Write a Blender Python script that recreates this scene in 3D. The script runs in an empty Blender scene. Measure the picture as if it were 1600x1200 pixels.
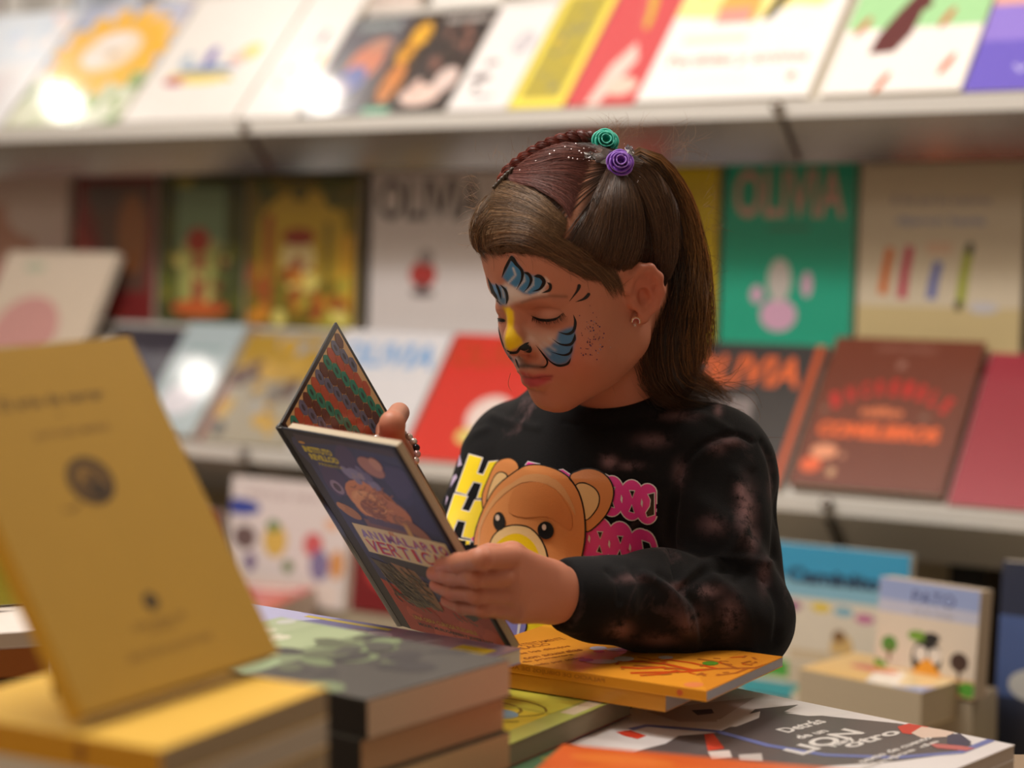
import bpy, bmesh, math, random
import numpy as np
from mathutils import Vector, Matrix
from mathutils.geometry import tessellate_polygon
from mathutils.bvhtree import BVHTree

random.seed(7); rng = np.random.default_rng(7)
sc = bpy.context.scene
C = sc.collection

# ------------------------------------------------------------------ camera
CZ = 1.15                      # lens height above the floor
FPX = 3000.0                   # focal length in pixels of a 1600 px wide frame
PIT = math.atan(260 / FPX)
cam = bpy.data.cameras.new('camera'); cam.lens = 36 * FPX / 1600; cam.sensor_width = 36
cam.clip_start = .05; cam.clip_end = 60
cam.dof.use_dof = True; cam.dof.focus_distance = 1.66; cam.dof.aperture_fstop = 2.7
cam.dof.aperture_blades = 0
co = bpy.data.objects.new('camera', cam); C.objects.link(co)
co.location = (0, 0, CZ); co.rotation_euler = (math.pi / 2 - PIT, 0, 0)
sc.camera = co

# ------------------------------------------------------------------ exposure, world, lights
sc.view_settings.view_transform = 'Standard'; sc.view_settings.look = 'None'
sc.view_settings.exposure = 0.0; sc.view_settings.gamma = 1.0
sc.view_settings.use_curve_mapping = False
w = bpy.data.worlds.new('world'); sc.world = w; w.use_nodes = True
bg = w.node_tree.nodes['Background']
bg.inputs[0].default_value = (1.0, .80, .64, 1); bg.inputs[1].default_value = .15


def area(name, loc, target, size, power, col=(1, .93, .84), size_y=None, spread=math.pi):
    l = bpy.data.lights.new(name, 'AREA'); l.energy = power; l.color = col; l.spread = spread
    l.shape = 'RECTANGLE' if size_y else 'DISK'; l.size = size
    if size_y: l.size_y = size_y
    o = bpy.data.objects.new(name, l); C.objects.link(o); o.location = loc
    o.rotation_euler = (Vector(target) - Vector(loc)).to_track_quat('-Z', 'Y').to_euler()
    return o


# ceiling lighting of the hall: a track in front of the shelves and soft panels over the tables, plus an added front fill
area('shelf_track_light', (-1.0, 2.05, 3.1), (.3, 3.6, 1.25), 1.6, 45, (1, .98, .955), .25)
area('table_panel_light', (-.7, 1.5, 3.0), (-.3, 1.45, .8), .9, 25, (1, .90, .78), .9)
area('front_fill_light', (-2.2, .0, 2.9), (.2, 1.9, .7), 1.8, 21, (1, .91, .81), 1.2)  # unseen fill from the camera side, added to brighten the fronts
area('back_panel_light', (1.3, 2.3, 3.0), (.1, 1.7, 1.1), .8, 20, (1, .88, .76), .5)

# ------------------------------------------------------------------ pixels to places
FW = Vector((0, math.cos(PIT), -math.sin(PIT))); UP = Vector((0, math.sin(PIT), math.cos(PIT))); RT = Vector((1, 0, 0))
CAM = Vector((0, 0, CZ))


def ray(px, py): return (FW + RT * ((px - 800) / FPX) + UP * ((600 - py) / FPX))
def P(px, py, d): return CAM + ray(px, py) * d


def onz(px, py, z):
    r = ray(px, py); return CAM + r * (z / r.z)          # z relative to the lens


def onplane(px, py, p0, n):
    r = ray(px, py); return CAM + r * ((Vector(p0) - CAM).dot(n) / r.dot(n))


def topix(p):
    q = Vector(p) - CAM; d = q.dot(FW); return (800 + FPX * q.x / d, 600 - FPX * q.dot(UP) / d, d)


# ------------------------------------------------------------------ materials
def lin(c):
    return tuple(((v / 255) / 12.92 if v / 255 <= .04045 else ((v / 255 + .055) / 1.055) ** 2.4) for v in c[:3])


def newmat(name):
    m = bpy.data.materials.new(name); m.use_nodes = True
    return m, m.node_tree, m.node_tree.nodes['Principled BSDF']


def col_mat(name, rough=.4, spec=.5, coat=0, bump=0, bscale=300, metallic=0, sheen=0, sss=0, vary=0, vscale=30):
    m, t, b = newmat(name)
    a = t.nodes.new('ShaderNodeAttribute'); a.attribute_name = 'Col'
    src = a.outputs['Color']
    if vary:
        tc = t.nodes.new('ShaderNodeTexCoord')
        n = t.nodes.new('ShaderNodeTexNoise'); n.inputs['Scale'].default_value = vscale; n.inputs['Detail'].default_value = 4
        t.links.new(tc.outputs['Object'], n.inputs['Vector'])
        mr = t.nodes.new('ShaderNodeMapRange'); mr.inputs['To Min'].default_value = 1 - vary; mr.inputs['To Max'].default_value = 1 + vary
        t.links.new(n.outputs['Fac'], mr.inputs['Value'])
        v = t.nodes.new('ShaderNodeVectorMath'); v.operation = 'SCALE'
        t.links.new(src, v.inputs[0]); t.links.new(mr.outputs[0], v.inputs['Scale']); src = v.outputs[0]
    t.links.new(src, b.inputs['Base Color'])
    b.inputs['Roughness'].default_value = rough; b.inputs['Specular IOR Level'].default_value = spec
    b.inputs['Coat Weight'].default_value = coat; b.inputs['Coat Roughness'].default_value = .07
    b.inputs['Metallic'].default_value = metallic
    b.inputs['Sheen Weight'].default_value = sheen
    if sss:
        b.inputs['Subsurface Weight'].default_value = sss; b.inputs['Subsurface Radius'].default_value = (1, .35, .2)
        b.inputs['Subsurface Scale'].default_value = .008
    if bump:
        tc = t.nodes.new('ShaderNodeTexCoord'); n = t.nodes.new('ShaderNodeTexNoise'); n.inputs['Scale'].default_value = bscale
        n.inputs['Detail'].default_value = 5
        t.links.new(tc.outputs['Object'], n.inputs['Vector'])
        bp = t.nodes.new('ShaderNodeBump'); bp.inputs['Strength'].default_value = bump; bp.inputs['Distance'].default_value = .002
        t.links.new(n.outputs['Fac'], bp.inputs['Height']); t.links.new(bp.outputs[0], b.inputs['Normal'])
    return m


def flat_mat(name, col, rough=.5, metallic=0, spec=.5, bump=0, bscale=100, stretch=None, vary=.1):
    m, t, b = newmat(name)
    tc = t.nodes.new('ShaderNodeTexCoord'); mp = t.nodes.new('ShaderNodeMapping')
    if stretch: mp.inputs['Scale'].default_value = stretch
    n = t.nodes.new('ShaderNodeTexNoise'); n.inputs['Scale'].default_value = bscale; n.inputs['Detail'].default_value = 4
    t.links.new(tc.outputs['Object'], mp.inputs[0]); t.links.new(mp.outputs[0], n.inputs['Vector'])
    mx = t.nodes.new('ShaderNodeMix'); mx.data_type = 'RGBA'
    c = lin(col); mx.inputs[6].default_value = (*[v * (1 - vary) for v in c], 1); mx.inputs[7].default_value = (*[min(1, v * (1 + vary)) for v in c], 1)
    t.links.new(n.outputs['Fac'], mx.inputs[0]); t.links.new(mx.outputs[2], b.inputs['Base Color'])
    b.inputs['Roughness'].default_value = rough; b.inputs['Metallic'].default_value = metallic; b.inputs['Specular IOR Level'].default_value = spec
    if bump:
        bp = t.nodes.new('ShaderNodeBump'); bp.inputs['Strength'].default_value = bump; bp.inputs['Distance'].default_value = .002
        t.links.new(n.outputs['Fac'], bp.inputs['Height']); t.links.new(bp.outputs[0], b.inputs['Normal'])
    return m


M_GLOSS = col_mat('glossy_cover', .28, .5, coat=.35, vary=.03)
M_BOOK = col_mat('laminated_cover', .42, .35, vary=.03)
M_MATT = col_mat('matt_cover', .62, .35, vary=.04, bump=.06, bscale=500)
M_FAB = col_mat('cloth_print', .65, .3, bump=.25, bscale=900, vary=.06, vscale=120)
m, t, b = newmat('page_edges'); M_PAGE = m
a = t.nodes.new('ShaderNodeAttribute'); a.attribute_name = 'Col'
tc = t.nodes.new('ShaderNodeTexCoord'); wv = t.nodes.new('ShaderNodeTexWave'); wv.bands_direction = 'Z'
wv.inputs['Scale'].default_value = 260; wv.inputs['Distortion'].default_value = 1.2; wv.inputs['Detail'].default_value = 3
t.links.new(tc.outputs['Object'], wv.inputs['Vector'])
mr = t.nodes.new('ShaderNodeMapRange'); mr.inputs['To Min'].default_value = .74; mr.inputs['To Max'].default_value = 1.0
t.links.new(wv.outputs['Fac'], mr.inputs['Value'])
v = t.nodes.new('ShaderNodeVectorMath'); v.operation = 'SCALE'
t.links.new(a.outputs['Color'], v.inputs[0]); t.links.new(mr.outputs[0], v.inputs['Scale']); t.links.new(v.outputs[0], b.inputs['Base Color'])
b.inputs['Roughness'].default_value = .8


# ------------------------------------------------------------------ mesh helpers
class MB:
    """collects polygons with a colour each and links them as one mesh object"""
    def __init__(s): s.v = []; s.f = []; s.c = []

    def add(s, vs, fs, col):
        o = len(s.v); s.v.extend([tuple(p) for p in vs])
        s.f.extend([tuple(i + o for i in f) for f in fs]); s.c.extend([col] * len(fs))

    def box(s, lo, hi, col):
        x0, y0, z0 = lo; x1, y1, z1 = hi
        s.add([(x0, y0, z0), (x1, y0, z0), (x1, y1, z0), (x0, y1, z0), (x0, y0, z1), (x1, y0, z1), (x1, y1, z1), (x0, y1, z1)],
              [(0, 3, 2, 1), (4, 5, 6, 7), (0, 1, 5, 4), (1, 2, 6, 5), (2, 3, 7, 6), (3, 0, 4, 7)], col)

    def tube(s, pts, r, col, n=8, closed=False, flat=None):
        pts = [Vector(p) for p in pts]; k = len(pts); rs = r if hasattr(r, '__len__') else [r] * k
        rings = []; prev = None
        for i, p in enumerate(pts):
            a = pts[(i - 1) % k] if closed or i > 0 else p; b_ = pts[(i + 1) % k] if closed or i < k - 1 else p
            tn = (b_ - a).normalized()
            if prev is None: prev = tn.orthogonal().normalized()
            u = (prev - tn * prev.dot(tn)).normalized(); prev = u; w_ = tn.cross(u)
            rings.append([p + (u * math.cos(2 * math.pi * j / n) + w_ * math.sin(2 * math.pi * j / n)) * rs[i] for j in range(n)])
        vs = [q for rg in rings for q in rg]; fs = []
        for i in range(k if closed else k - 1):
            i2 = (i + 1) % k
            for j in range(n):
                j2 = (j + 1) % n; fs.append((i * n + j, i * n + j2, i2 * n + j2, i2 * n + j))
        if not closed: fs.append(tuple(range(n))[::-1]); fs.append(tuple((k - 1) * n + j for j in range(n)))
        s.add(vs, fs, col)

    def sphere(s, c, r, col, n=10, m_=7, sc_=(1, 1, 1)):
        vs = []; fs = []
        for i in range(m_ + 1):
            th = math.pi * i / m_
            for j in range(n):
                ph = 2 * math.pi * j / n
                vs.append((c[0] + r * sc_[0] * math.sin(th) * math.cos(ph), c[1] + r * sc_[1] * math.sin(th) * math.sin(ph), c[2] + r * sc_[2] * math.cos(th)))
        for i in range(m_):
            for j in range(n):
                j2 = (j + 1) % n; fs.append((i * n + j, (i + 1) * n + j, (i + 1) * n + j2, i * n + j2))
        s.add(vs, fs, col)

    def build(s, name, mat, parent=None, smooth=False):
        me = bpy.data.meshes.new(name); me.from_pydata(s.v, [], s.f)
        at = me.attributes.new('Col', 'FLOAT_COLOR', 'FACE')
        cc = np.ones((len(s.c), 4), np.float32)
        if s.c: cc[:, :3] = np.array([lin(c) for c in s.c])
        at.data.foreach_set('color', cc.ravel())
        me.materials.append(mat)
        if smooth: me.polygons.foreach_set('use_smooth', [True] * len(me.polygons))
        me.update()
        o = bpy.data.objects.new(name, me); C.objects.link(o)
        if parent: o.parent = parent
        return o


def thing(name, label, cat, mat=None, group=None):
    o = bpy.data.objects.new(name, None); C.objects.link(o); o.empty_display_size = .02
    if mat is not None: o.matrix_world = mat
    o['label'] = label; o['category'] = cat
    if group: o['group'] = group
    return o


def tag(o, label, cat, group=None):
    o['label'] = label; o['category'] = cat
    if group: o['group'] = group
    return o


def structure(o): o['kind'] = 'structure'; return o


def frame(O, X, Y, N):
    X = Vector(X).normalized(); N = Vector(N).normalized(); Y = N.cross(X)
    return Matrix(((X.x, Y.x, N.x, O[0]), (X.y, Y.y, N.y, O[1]), (X.z, Y.z, N.z, O[2]), (0, 0, 0, 1)))


# ------------------------------------------------------------------ flat print: shapes and lettering
_txt = {}


def text_tris(s, bold):
    k = (s, bold)
    if k not in _txt:
        cu = bpy.data.curves.new('t', 'FONT'); cu.body = s; cu.offset = bold; cu.resolution_u = 3; cu.size = 1; cu.fill_mode = 'FRONT'
        o = bpy.data.objects.new('t', cu); C.objects.link(o)
        me = bpy.data.meshes.new_from_object(o)
        vs = [(p.co.x, p.co.y) for p in me.vertices]; fs = [tuple(p.vertices) for p in me.polygons]
        bpy.data.objects.remove(o); bpy.data.curves.remove(cu); bpy.data.meshes.remove(me)
        _txt[k] = (np.array(vs) if vs else np.zeros((0, 2)), fs)
    return _txt[k]


class Art:
    """layers of flat shapes in the unit square of a cover"""
    def __init__(s, w=1, h=1): s.w = w; s.h = h; s.L = []

    def poly(s, pts, col):
        pts = [(x * s.w, y * s.h) for x, y in pts]
        tri = tessellate_polygon([[Vector((x, y, 0)) for x, y in pts]])
        s.L.append((pts, [tuple(t_) for t_ in tri], col)); return s

    def rect(s, x0, y0, x1, y1, col): return s.poly([(x0, y0), (x1, y0), (x1, y1), (x0, y1)], col)

    def ell(s, cx, cy, rx, ry, col, rot=0, n=20, a0=0, a1=360):
        ps = []
        m_ = n if a1 - a0 >= 360 else n + 1
        for i in range(m_):
            a = math.radians(a0 + (a1 - a0) * i / n); x = rx * s.w * math.cos(a); y = ry * s.h * math.sin(a)
            ps.append((cx + (x * math.cos(rot) - y * math.sin(rot)) / s.w, cy + (x * math.sin(rot) + y * math.cos(rot)) / s.h))
        return s.poly(ps, col)

    def line(s, pts, wd, col, closed=False):
        """wd in fractions of the width"""
        pts = [Vector((x * s.w, y * s.h)) for x, y in pts]; hw = wd * s.w / 2
        vs = []; fs = []; k = len(pts)
        for i, p in enumerate(pts):
            a = pts[i - 1] if (i > 0 or closed) else p; b_ = pts[(i + 1) % k] if (i < k - 1 or closed) else p
            d = (b_ - a); d = d.normalized() if d.length > 1e-9 else Vector((1, 0)); n_ = Vector((-d.y, d.x))
            ww = hw
            vs += [tuple(p + n_ * ww), tuple(p - n_ * ww)]
        for i in range(k if closed else k - 1):
            j = (i + 1) % k; fs.append((2 * i, 2 * i + 1, 2 * j + 1, 2 * j))
        s.L.append((vs, fs, col)); return s

    def ring(s, cx, cy, rx, ry, wd, col, rot=0, a0=0, a1=360, n=28):
        ps = []
        for i in range(n if a1 - a0 >= 360 else n + 1):
            a = math.radians(a0 + (a1 - a0) * i / n); x = rx * s.w * math.cos(a); y = ry * s.h * math.sin(a)
            ps.append((cx + (x * math.cos(rot) - y * math.sin(rot)) / s.w, cy + (x * math.sin(rot) + y * math.cos(rot)) / s.h))
        return s.line(ps, wd, col, a1 - a0 >= 360)

    def text(s, body, cx, cy, tw, th, col, bold=.0, rot=0):
        vs, fs = text_tris(body, bold)
        if not len(vs): return s
        lo = vs.min(0); hi = vs.max(0)
        q = (vs - (lo + hi) / 2) / np.maximum(hi - lo, 1e-6) * np.array([tw * s.w, th * s.h])
        c_, s_ = math.cos(rot), math.sin(rot)
        q = np.stack([q[:, 0] * c_ - q[:, 1] * s_ + cx * s.w, q[:, 0] * s_ + q[:, 1] * c_ + cy * s.h], 1)
        s.L.append(([tuple(p) for p in q], fs, col)); return s

    def strokes(s, n, box, ln, wd, cols, ang, jit=.4, seed=1):
        rd = random.Random(seed); x0, y0, x1, y1 = box
        for _ in range(n):
            x, y = rd.uniform(x0, x1), rd.uniform(y0, y1); a_ = ang + rd.uniform(-jit, jit); l_ = ln * rd.uniform(.5, 1.3)
            s.line([(x, y), (x + l_ * .5 * math.cos(a_), y + l_ * .55 * math.sin(a_) * s.w / s.h), (x + l_ * math.cos(a_ + .3), y + l_ * math.sin(a_ + .3) * s.w / s.h)], wd, rd.choice(cols))
        return s

    def blobs(s, n, box, r, cols, seed=1):
        rd = random.Random(seed); x0, y0, x1, y1 = box
        for _ in range(n):
            s.ell(rd.uniform(x0, x1), rd.uniform(y0, y1), r * rd.uniform(.5, 1.3), r * rd.uniform(.5, 1.3) * s.w / s.h, rd.choice(cols), rd.uniform(0, 3), 12)
        return s

    def clip_build(s, mb, z0, step):
        W, H = s.w, s.h; boxes = []
        for i_, (vs, fs, col) in enumerate(s.L):
            if not len(vs): continue
            xs = [q[0] for q in vs]; ys = [q[1] for q in vs]; bb = (min(xs), min(ys), max(xs), max(ys)); i = 0
            for (b_, l_) in boxes:      # a shape lies only on the shapes it covers
                if l_ >= i and b_[0] < bb[2] and bb[0] < b_[2] and b_[1] < bb[3] and bb[1] < b_[3]: i = l_ + 1
            boxes.append((bb, i))
            vs = [(min(max(x, .0004), W - .0004), min(max(y, .0004), H - .0004), z0 + step * (i + 1)) for x, y in vs]
            # keep every face turned to the front
            ff = []
            for f in fs:
                a2 = sum(vs[f[k]][0] * vs[f[(k + 1) % len(f)]][1] - vs[f[(k + 1) % len(f)]][0] * vs[f[k]][1] for k in range(len(f)))
                ff.append(f if a2 > 0 else tuple(reversed(f)))
            mb.add(vs, ff, col)


PAGE = (226, 214, 196)


def book(name, label, O, X, Nn, w, h, t_, cover, spine=None, art=None, group=None, hard=False, gloss=True, pages=PAGE, cat='book', back=None, spine_art=None, from_back=False):
    """O = front face corner at the foot of the spine; X runs across the width, Y up the height, N out of the front cover"""
    X = Vector(X).normalized(); Nn = Vector(Nn).normalized()
    O = Vector(O)
    root_O = O if from_back else O - Nn * t_
    r = thing(name, label, cat, frame(root_O, X, None, Nn), group)
    mat = M_GLOSS if gloss else M_MATT
    sp = spine or cover; bk = back or cover
    ct = .0024 if hard else .0007; ov = .003 if hard else 0
    cb = MB()
    cb.box((0, 0, t_ - ct), (w, h, t_), cover); cb.box((0, 0, 0), (w, h, ct), bk); cb.box((0, 0, ct), (ct, h, t_ - ct), sp)
    cb.build('cover', mat, r)
    pb = MB(); pb.box((ct, ov, ct), (w - ov - .0006, h - ov - (.0004 if not hard else 0), t_ - ct), pages)
    pb.build('page_block', M_PAGE, r)
    if art:
        mb = MB(); art.clip_build(mb, t_, .00006); o = mb.build('cover_print', mat, r)
    if spine_art:
        # spine art laid out with x up the spine, y across its thickness
        mb = MB(); spine_art.clip_build(mb, 0, .00008)
        mb.v = [(-z, x, y) for x, y, z in mb.v]
        mb.build('spine_print', mat, r)
    return r
# ------------------------------------------------------------------ room shell
M_FLOOR = flat_mat('floor_tiles', (186, 170, 150), .35, bscale=6, vary=.15)
M_WALL = flat_mat('wall_paint', (226, 218, 206), .8, bscale=3, vary=.04)
M_METAL = flat_mat('brushed_metal', (150, 144, 138), .17, metallic=.95, bscale=40, stretch=(1, 1, 60), bump=.03, vary=.06)
M_LIP = flat_mat('polished_lip', (236, 232, 226), .22, metallic=.25, bscale=20, vary=.02)
M_FASC = flat_mat('satin_fascia', (196, 190, 180), .35, metallic=.25, bscale=20, vary=.03)
M_BOARD = flat_mat('white_laminate', (222, 216, 208), .45, bscale=8, vary=.03)
M_DARK = flat_mat('dark_metal', (52, 46, 42), .4, metallic=.6, bscale=30)
M_CREAM = flat_mat('cream_panel', (196, 180, 148), .6, bscale=8, vary=.05)

mb = MB(); mb.box((-4.5, -1.2, -.1), (4.5, 6.8, 0), (150, 132, 112)); structure(mb.build('floor', M_FLOOR))

mb = MB(); mb.box((-4.5, -1.2, 3.2), (4.5, 6.8, 3.3), (200, 190, 180)); structure(mb.build('ceiling', M_WALL))
mb = MB(); mb.box((-4.6, -1.2, 0), (-4.5, 6.8, 3.2), (200, 190, 180)); structure(mb.build('wall_left', M_WALL))
mb = MB(); mb.box((4.5, -1.2, 0), (4.6, 6.8, 3.2), (200, 190, 180)); structure(mb.build('wall_right', M_WALL))
mb = MB(); mb.box((-4.5, -1.3, 0), (4.5, -1.2, 3.2), (200, 190, 180)); structure(mb.build('wall_front', M_WALL))
TH = math.atan2(1.19, 1.821)
U = Vector((math.cos(TH), -math.sin(TH), 0)); BK = Vector((math.sin(TH), math.cos(TH), 0)); ZZ = Vector((0, 0, 1))
S0 = Vector((-1.069, 4.01, CZ))


def S(u, b=0, z=0): return S0 + U * u + BK * b + ZZ * z


def u_at(px, py, b=0):
    return (onplane(px, py, S(0, b), BK) - S0).dot(U)


RS = Matrix(((U.x, BK.x, 0, S0.x), (U.y, BK.y, 0, S0.y), (0, 0, 1, 0), (0, 0, 0, 1)))   # shelf frame: x along, y back, z height
# back wall behind the shelving
mb = MB(); mb.box((-2.2, .48, 0), (4.6, .58, 2.7), (226, 218, 206)); o = mb.build('wall_back', M_WALL); o.matrix_world = RS; structure(o)

shelf = thing('display_shelf', 'long brushed metal bookshop shelving unit with two tilted display shelves full of books', 'shelving', RS)
UL, UR = -1.2, 3.6
z1 = CZ + .170; z2 = CZ - .448; t1 = math.radians(47); t2 = math.radians(50)


def prism(name, prof, m_, u0=UL, u1=UR, col=(200, 200, 200)):
    mb = MB(); n = len(prof)
    mb.add([(u0, p[0], p[1]) for p in prof] + [(u1, p[0], p[1]) for p in prof],
           [tuple(range(n)), tuple(range(2 * n - 1, n - 1, -1))] + [(i, i + n, (i + 1) % n + n, (i + 1) % n) for i in range(n)], col)
    return mb.build(name, m_, shelf)


def tray(z, phi, L, drop, back):
    c, s_ = math.cos(phi), math.sin(phi)
    # sloping plate the books lie on, its upturned lip, the sloping fascia under it
    prism('sloping_plate', [(.0, z - .012), (L * c, z - .012 + L * s_), (L * c - .008 * s_, z - .012 + L * s_ + .008 * c - .004), (-.004, z - .004)], M_BOARD)
    prism('front_lip', [(-.012, z - .014), (.004, z - .014), (.004, z - .006), (-.006, z - .006), (-.006, z + .012), (-.012, z + .010)], M_LIP)
    prism('fascia', [(-.012, z - .014), (.004, z - .014), (back, z - drop), (back - .012, z - drop - .002)], M_METAL if z > CZ else M_FASC)
    for px, py in ((392, 235), (1222, 205)) if z > CZ else ((392, 715), (1300, 800)):
        u = u_at(px, py)
        mb = MB(); mb.add([(u - .006, -.014, z - .02), (u + .006, -.014, z - .02), (u + .006, back - .016, z - drop - .004), (u - .006, back - .016, z - drop - .004),
                           (u - .006, -.018, z - .02), (u + .006, -.018, z - .02), (u + .006, back - .022, z - drop - .004), (u - .006, back - .022, z - drop - .004)],
                          [(0, 3, 2, 1), (4, 5, 6, 7), (0, 1, 5, 4), (1, 2, 6, 5), (2, 3, 7, 6), (3, 0, 4, 7)], (200, 200, 200))
        mb.build('bracket', M_METAL, shelf)
        mb = MB(); mb.sphere((u, -.02, z + .002), .011, (200, 200, 200), 12, 8); mb.build('fixing_knob', M_METAL, shelf, True)


tray(z1, t1, .30, .082, .07); tray(z2, t2, .275, .085, .07)
prism('shelf_board', [(.058, CZ + .098), (.42, CZ + .098), (.42, CZ + .112), (.058, CZ + .112)], M_METAL)
prism('shelf_board', [(.06, z2 - .087), (.42, z2 - .087), (.42, z2 - .07), (.06, z2 - .07)], M_METAL)
prism('step_board', [(.19, CZ - .235), (.42, CZ - .235), (.42, CZ - .222), (.19, CZ - .222)], M_BOARD)
prism('step_board', [(.215, CZ + .385), (.42, CZ + .385), (.42, CZ + .398), (.215, CZ + .398)], M_BOARD)
prism('back_panel', [(.42, CZ - .05), (.44, CZ - .05), (.44, CZ + 1.1), (.42, CZ + 1.1)], M_BOARD)
prism('back_panel', [(.42, 0.1), (.44, 0.1), (.44, CZ - .05), (.42, CZ - .05)], M_CREAM)
prism('plinth', [(.06, 0), (.44, 0), (.44, .1), (.06, .1)], M_DARK)
for u in (-.6, 1.15, u_at(1505, 900, .1), 3.4):
    mb = MB(); mb.box((u - .03, .12, .1), (u + .03, .4, z2 - .09), (40, 40, 40)); mb.build('upright', M_DARK, shelf)

# ------------------------------------------------------------------ books on the shelves
WHITE = (232, 226, 220)


def leaning(name, label, pxl, pyl, pxr, pyr, h, z, phi, b0, cover, art=None, t_=.012, group=None, hard=False, spine=None, gap=0.0012, lift=0.0035):
    b0 = t_ * math.sin(phi) - .002
    ul = u_at(pxl, pyl, b0); ur = u_at(pxr, pyr, b0); w_ = ur - ul - gap
    Yd = BK * math.cos(phi) + ZZ * math.sin(phi); N = U.cross(Yd)
    O = S(ul, b0, z - CZ + b0 * math.tan(phi)) + N * lift - Yd * .001
    if art: art.w = w_; art.h = h
    a = None
    if art:
        a = Art(w_, h); art.fn(a)
    return book(name, label, O, U, N, w_, h, t_, cover, spine=spine, art=a, group=group, hard=hard, from_back=True)


class AF:
    def __init__(s, fn): s.fn = fn; s.w = s.h = 1


def A(fn): return AF(fn)


def TR(label, xl, xr, h, cover, fn, z=z1, phi=t1, b0=.002, t_=.012, lift=.002, ys=None, **k):
    # pixel height of the feet of the books along the lip
    yb = (lambda x: 205 - 50 * x / 1600 - 16) if z > CZ else (lambda x: 655 + 78 * x / 1600 + 62 * (x / 1600))
    return leaning('picture_book', label, xl, yb(xl), xr, yb(xr), h, z, phi, b0, cover, A(fn) if fn else None, t_=t_, lift=lift, **k)


g1 = 'books lying on the upper tilted shelf'
def f(a): a.rect(0, .55, 1, 1, (214, 222, 232)).blobs(16, (.05, .6, .95, .95), .05, [(240, 200, 200), (200, 215, 235), (244, 232, 228)], 2).rect(.1, .08, .8, .45, (222, 214, 216))
TR('pale lilac picture book at the left end of the upper shelf', -150, 6, .36, (226, 224, 226), f, group=g1)
def f(a):
    a.rect(0, .0, 1, .42, (196, 202, 168)).rect(0, .42, 1, 1, (186, 190, 208)).blobs(40, (.02, .02, .98, .42), .07, [(150, 170, 110), (210, 214, 190), (120, 150, 84), (228, 226, 206)], 3)
    a.blobs(30, (.02, .62, .98, .98), .07, [(200, 204, 222), (160, 168, 196), (210, 200, 208)], 4)
    for i in range(14):
        t_ = i / 14 * 6.283; a.ell(.52 + .36 * math.cos(t_), .60 + .24 * math.sin(t_), .15, .07, (242, 184, 48), t_)
    a.ell(.52, .60, .38, .25, (238, 180, 62)).ell(.52, .60, .25, .17, (238, 216, 190)).ell(.5, .68, .16, .06, (236, 228, 222)).ell(.42, .54, .1, .06, (236, 228, 224)).ell(.56, .57, .05, .025, (190, 170, 150))
TR('picture book with a big yellow sunflower ring on a lilac and green cover', 10, 188, .36, (200, 200, 200), f, group=g1)
def f(a):
    a.poly([(.15, .3), (.78, .3), (.7, .36), (.2, .38)], (214, 190, 90)).ell(.28, .31, .12, .035, (188, 80, 110)).ell(.5, .4, .24, .03, (96, 132, 176)).ell(.5, .31, .2, .03, (240, 214, 120))
    a.ell(.25, .47, .05, .07, (170, 186, 200)).ell(.45, .5, .05, .08, (120, 110, 176)).ell(.78, .52, .09, .06, (246, 210, 110), .5).ell(.7, .47, .08, .04, (226, 176, 160))
TR('white picture book with a small coloured drawing of a crowded boat', 192, 372, .36, WHITE, f, group=g1)
def f(a):
    a.ring(.45, .48, .16, .13, .02, (214, 180, 186)).ring(.42, .3, .16, .07, .03, (190, 160, 130)).ell(.66, .6, .06, .06, (214, 130, 140)).ring(.36, .44, .2, .2, .012, (200, 196, 214))
    a.ell(.86, .42, .05, .06, (240, 190, 110))
TR('white picture book with faint pink and brown looped line drawings', 376, 468, .36, (236, 230, 225), f, group=g1)
def f(a):
    a.rect(0, 0, 1, 1, (92, 88, 96)).ell(.62, .52, .28, .2, (196, 120, 92)).ell(.55, .35, .22, .14, (96, 104, 160)).ell(.4, .25, .2, .1, (150, 140, 150)).ell(.7, .7, .2, .07, (180, 130, 110))
    a.text('CUENTOS', .5, .9, .7, .06, (180, 196, 190), .03)
TR('small dark grey picture book with orange and blue figures', 470, 566, .262, (84, 80, 88), f, group=g1)
def f(a):
    a.rect(0, 0, 1, 1, (60, 46, 40)).ell(.6, .78, .34, .13, (230, 170, 50)).ell(.4, .6, .3, .12, (214, 150, 44)).ell(.5, .3, .36, .2, (196, 122, 60)).blobs(14, (.1, .1, .9, .9), .08, [(40, 32, 32), (110, 80, 50)], 8).rect(0, 0, 1, .05, (120, 190, 160))
TR('small dark picture book with golden yellow shapes', 568, 612, .262, (60, 46, 40), f, group=g1)
def f(a):
    a.rect(0, 0, 1, 1, (58, 50, 50)).blobs(30, (.1, .35, .9, .85), .09, [(70, 58, 54), (44, 38, 38), (130, 90, 80), (36, 30, 32)], 5)
    a.ell(.4, .16, .36, .1, (226, 196, 184)).ell(.72, .3, .2, .12, (220, 196, 188)).ell(.24, .22, .1, .1, (214, 180, 168)).text('MISTERIO', .52, .9, .8, .06, (200, 190, 184), .03)
TR('black picture book with a crowd and pale pink shapes at its foot', 612, 700, .268, (54, 48, 48), f, group=g1)
def f(a):
    a.ell(.3, .3, .16, .04, (120, 108, 112)).ell(.35, .44, .12, .03, (150, 140, 144)).ell(.72, .62, .18, .12, (208, 202, 206)).ring(.72, .62, .12, .09, .02, (160, 152, 156)).ell(.5, .12, .2, .02, (180, 172, 176)).ell(.3, .2, .06, .03, (90, 82, 86))
TR('white picture book with grey ink sketches beside the black one', 702, 796, .268, (234, 228, 226), f, group=g1)
def f(a):
    a.rect(.12, .06, .86, .78, (176, 160, 70)).blobs(16, (.2, .12, .8, .7), .09, [(160, 150, 90), (196, 170, 60), (150, 144, 100)], 6).text('AVENTURAS', .5, .9, .74, .06, (200, 180, 60), .02)
TR('yellow picture book with an olive picture panel', 798, 884, .36, (240, 220, 92), f, group=g1)
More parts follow.
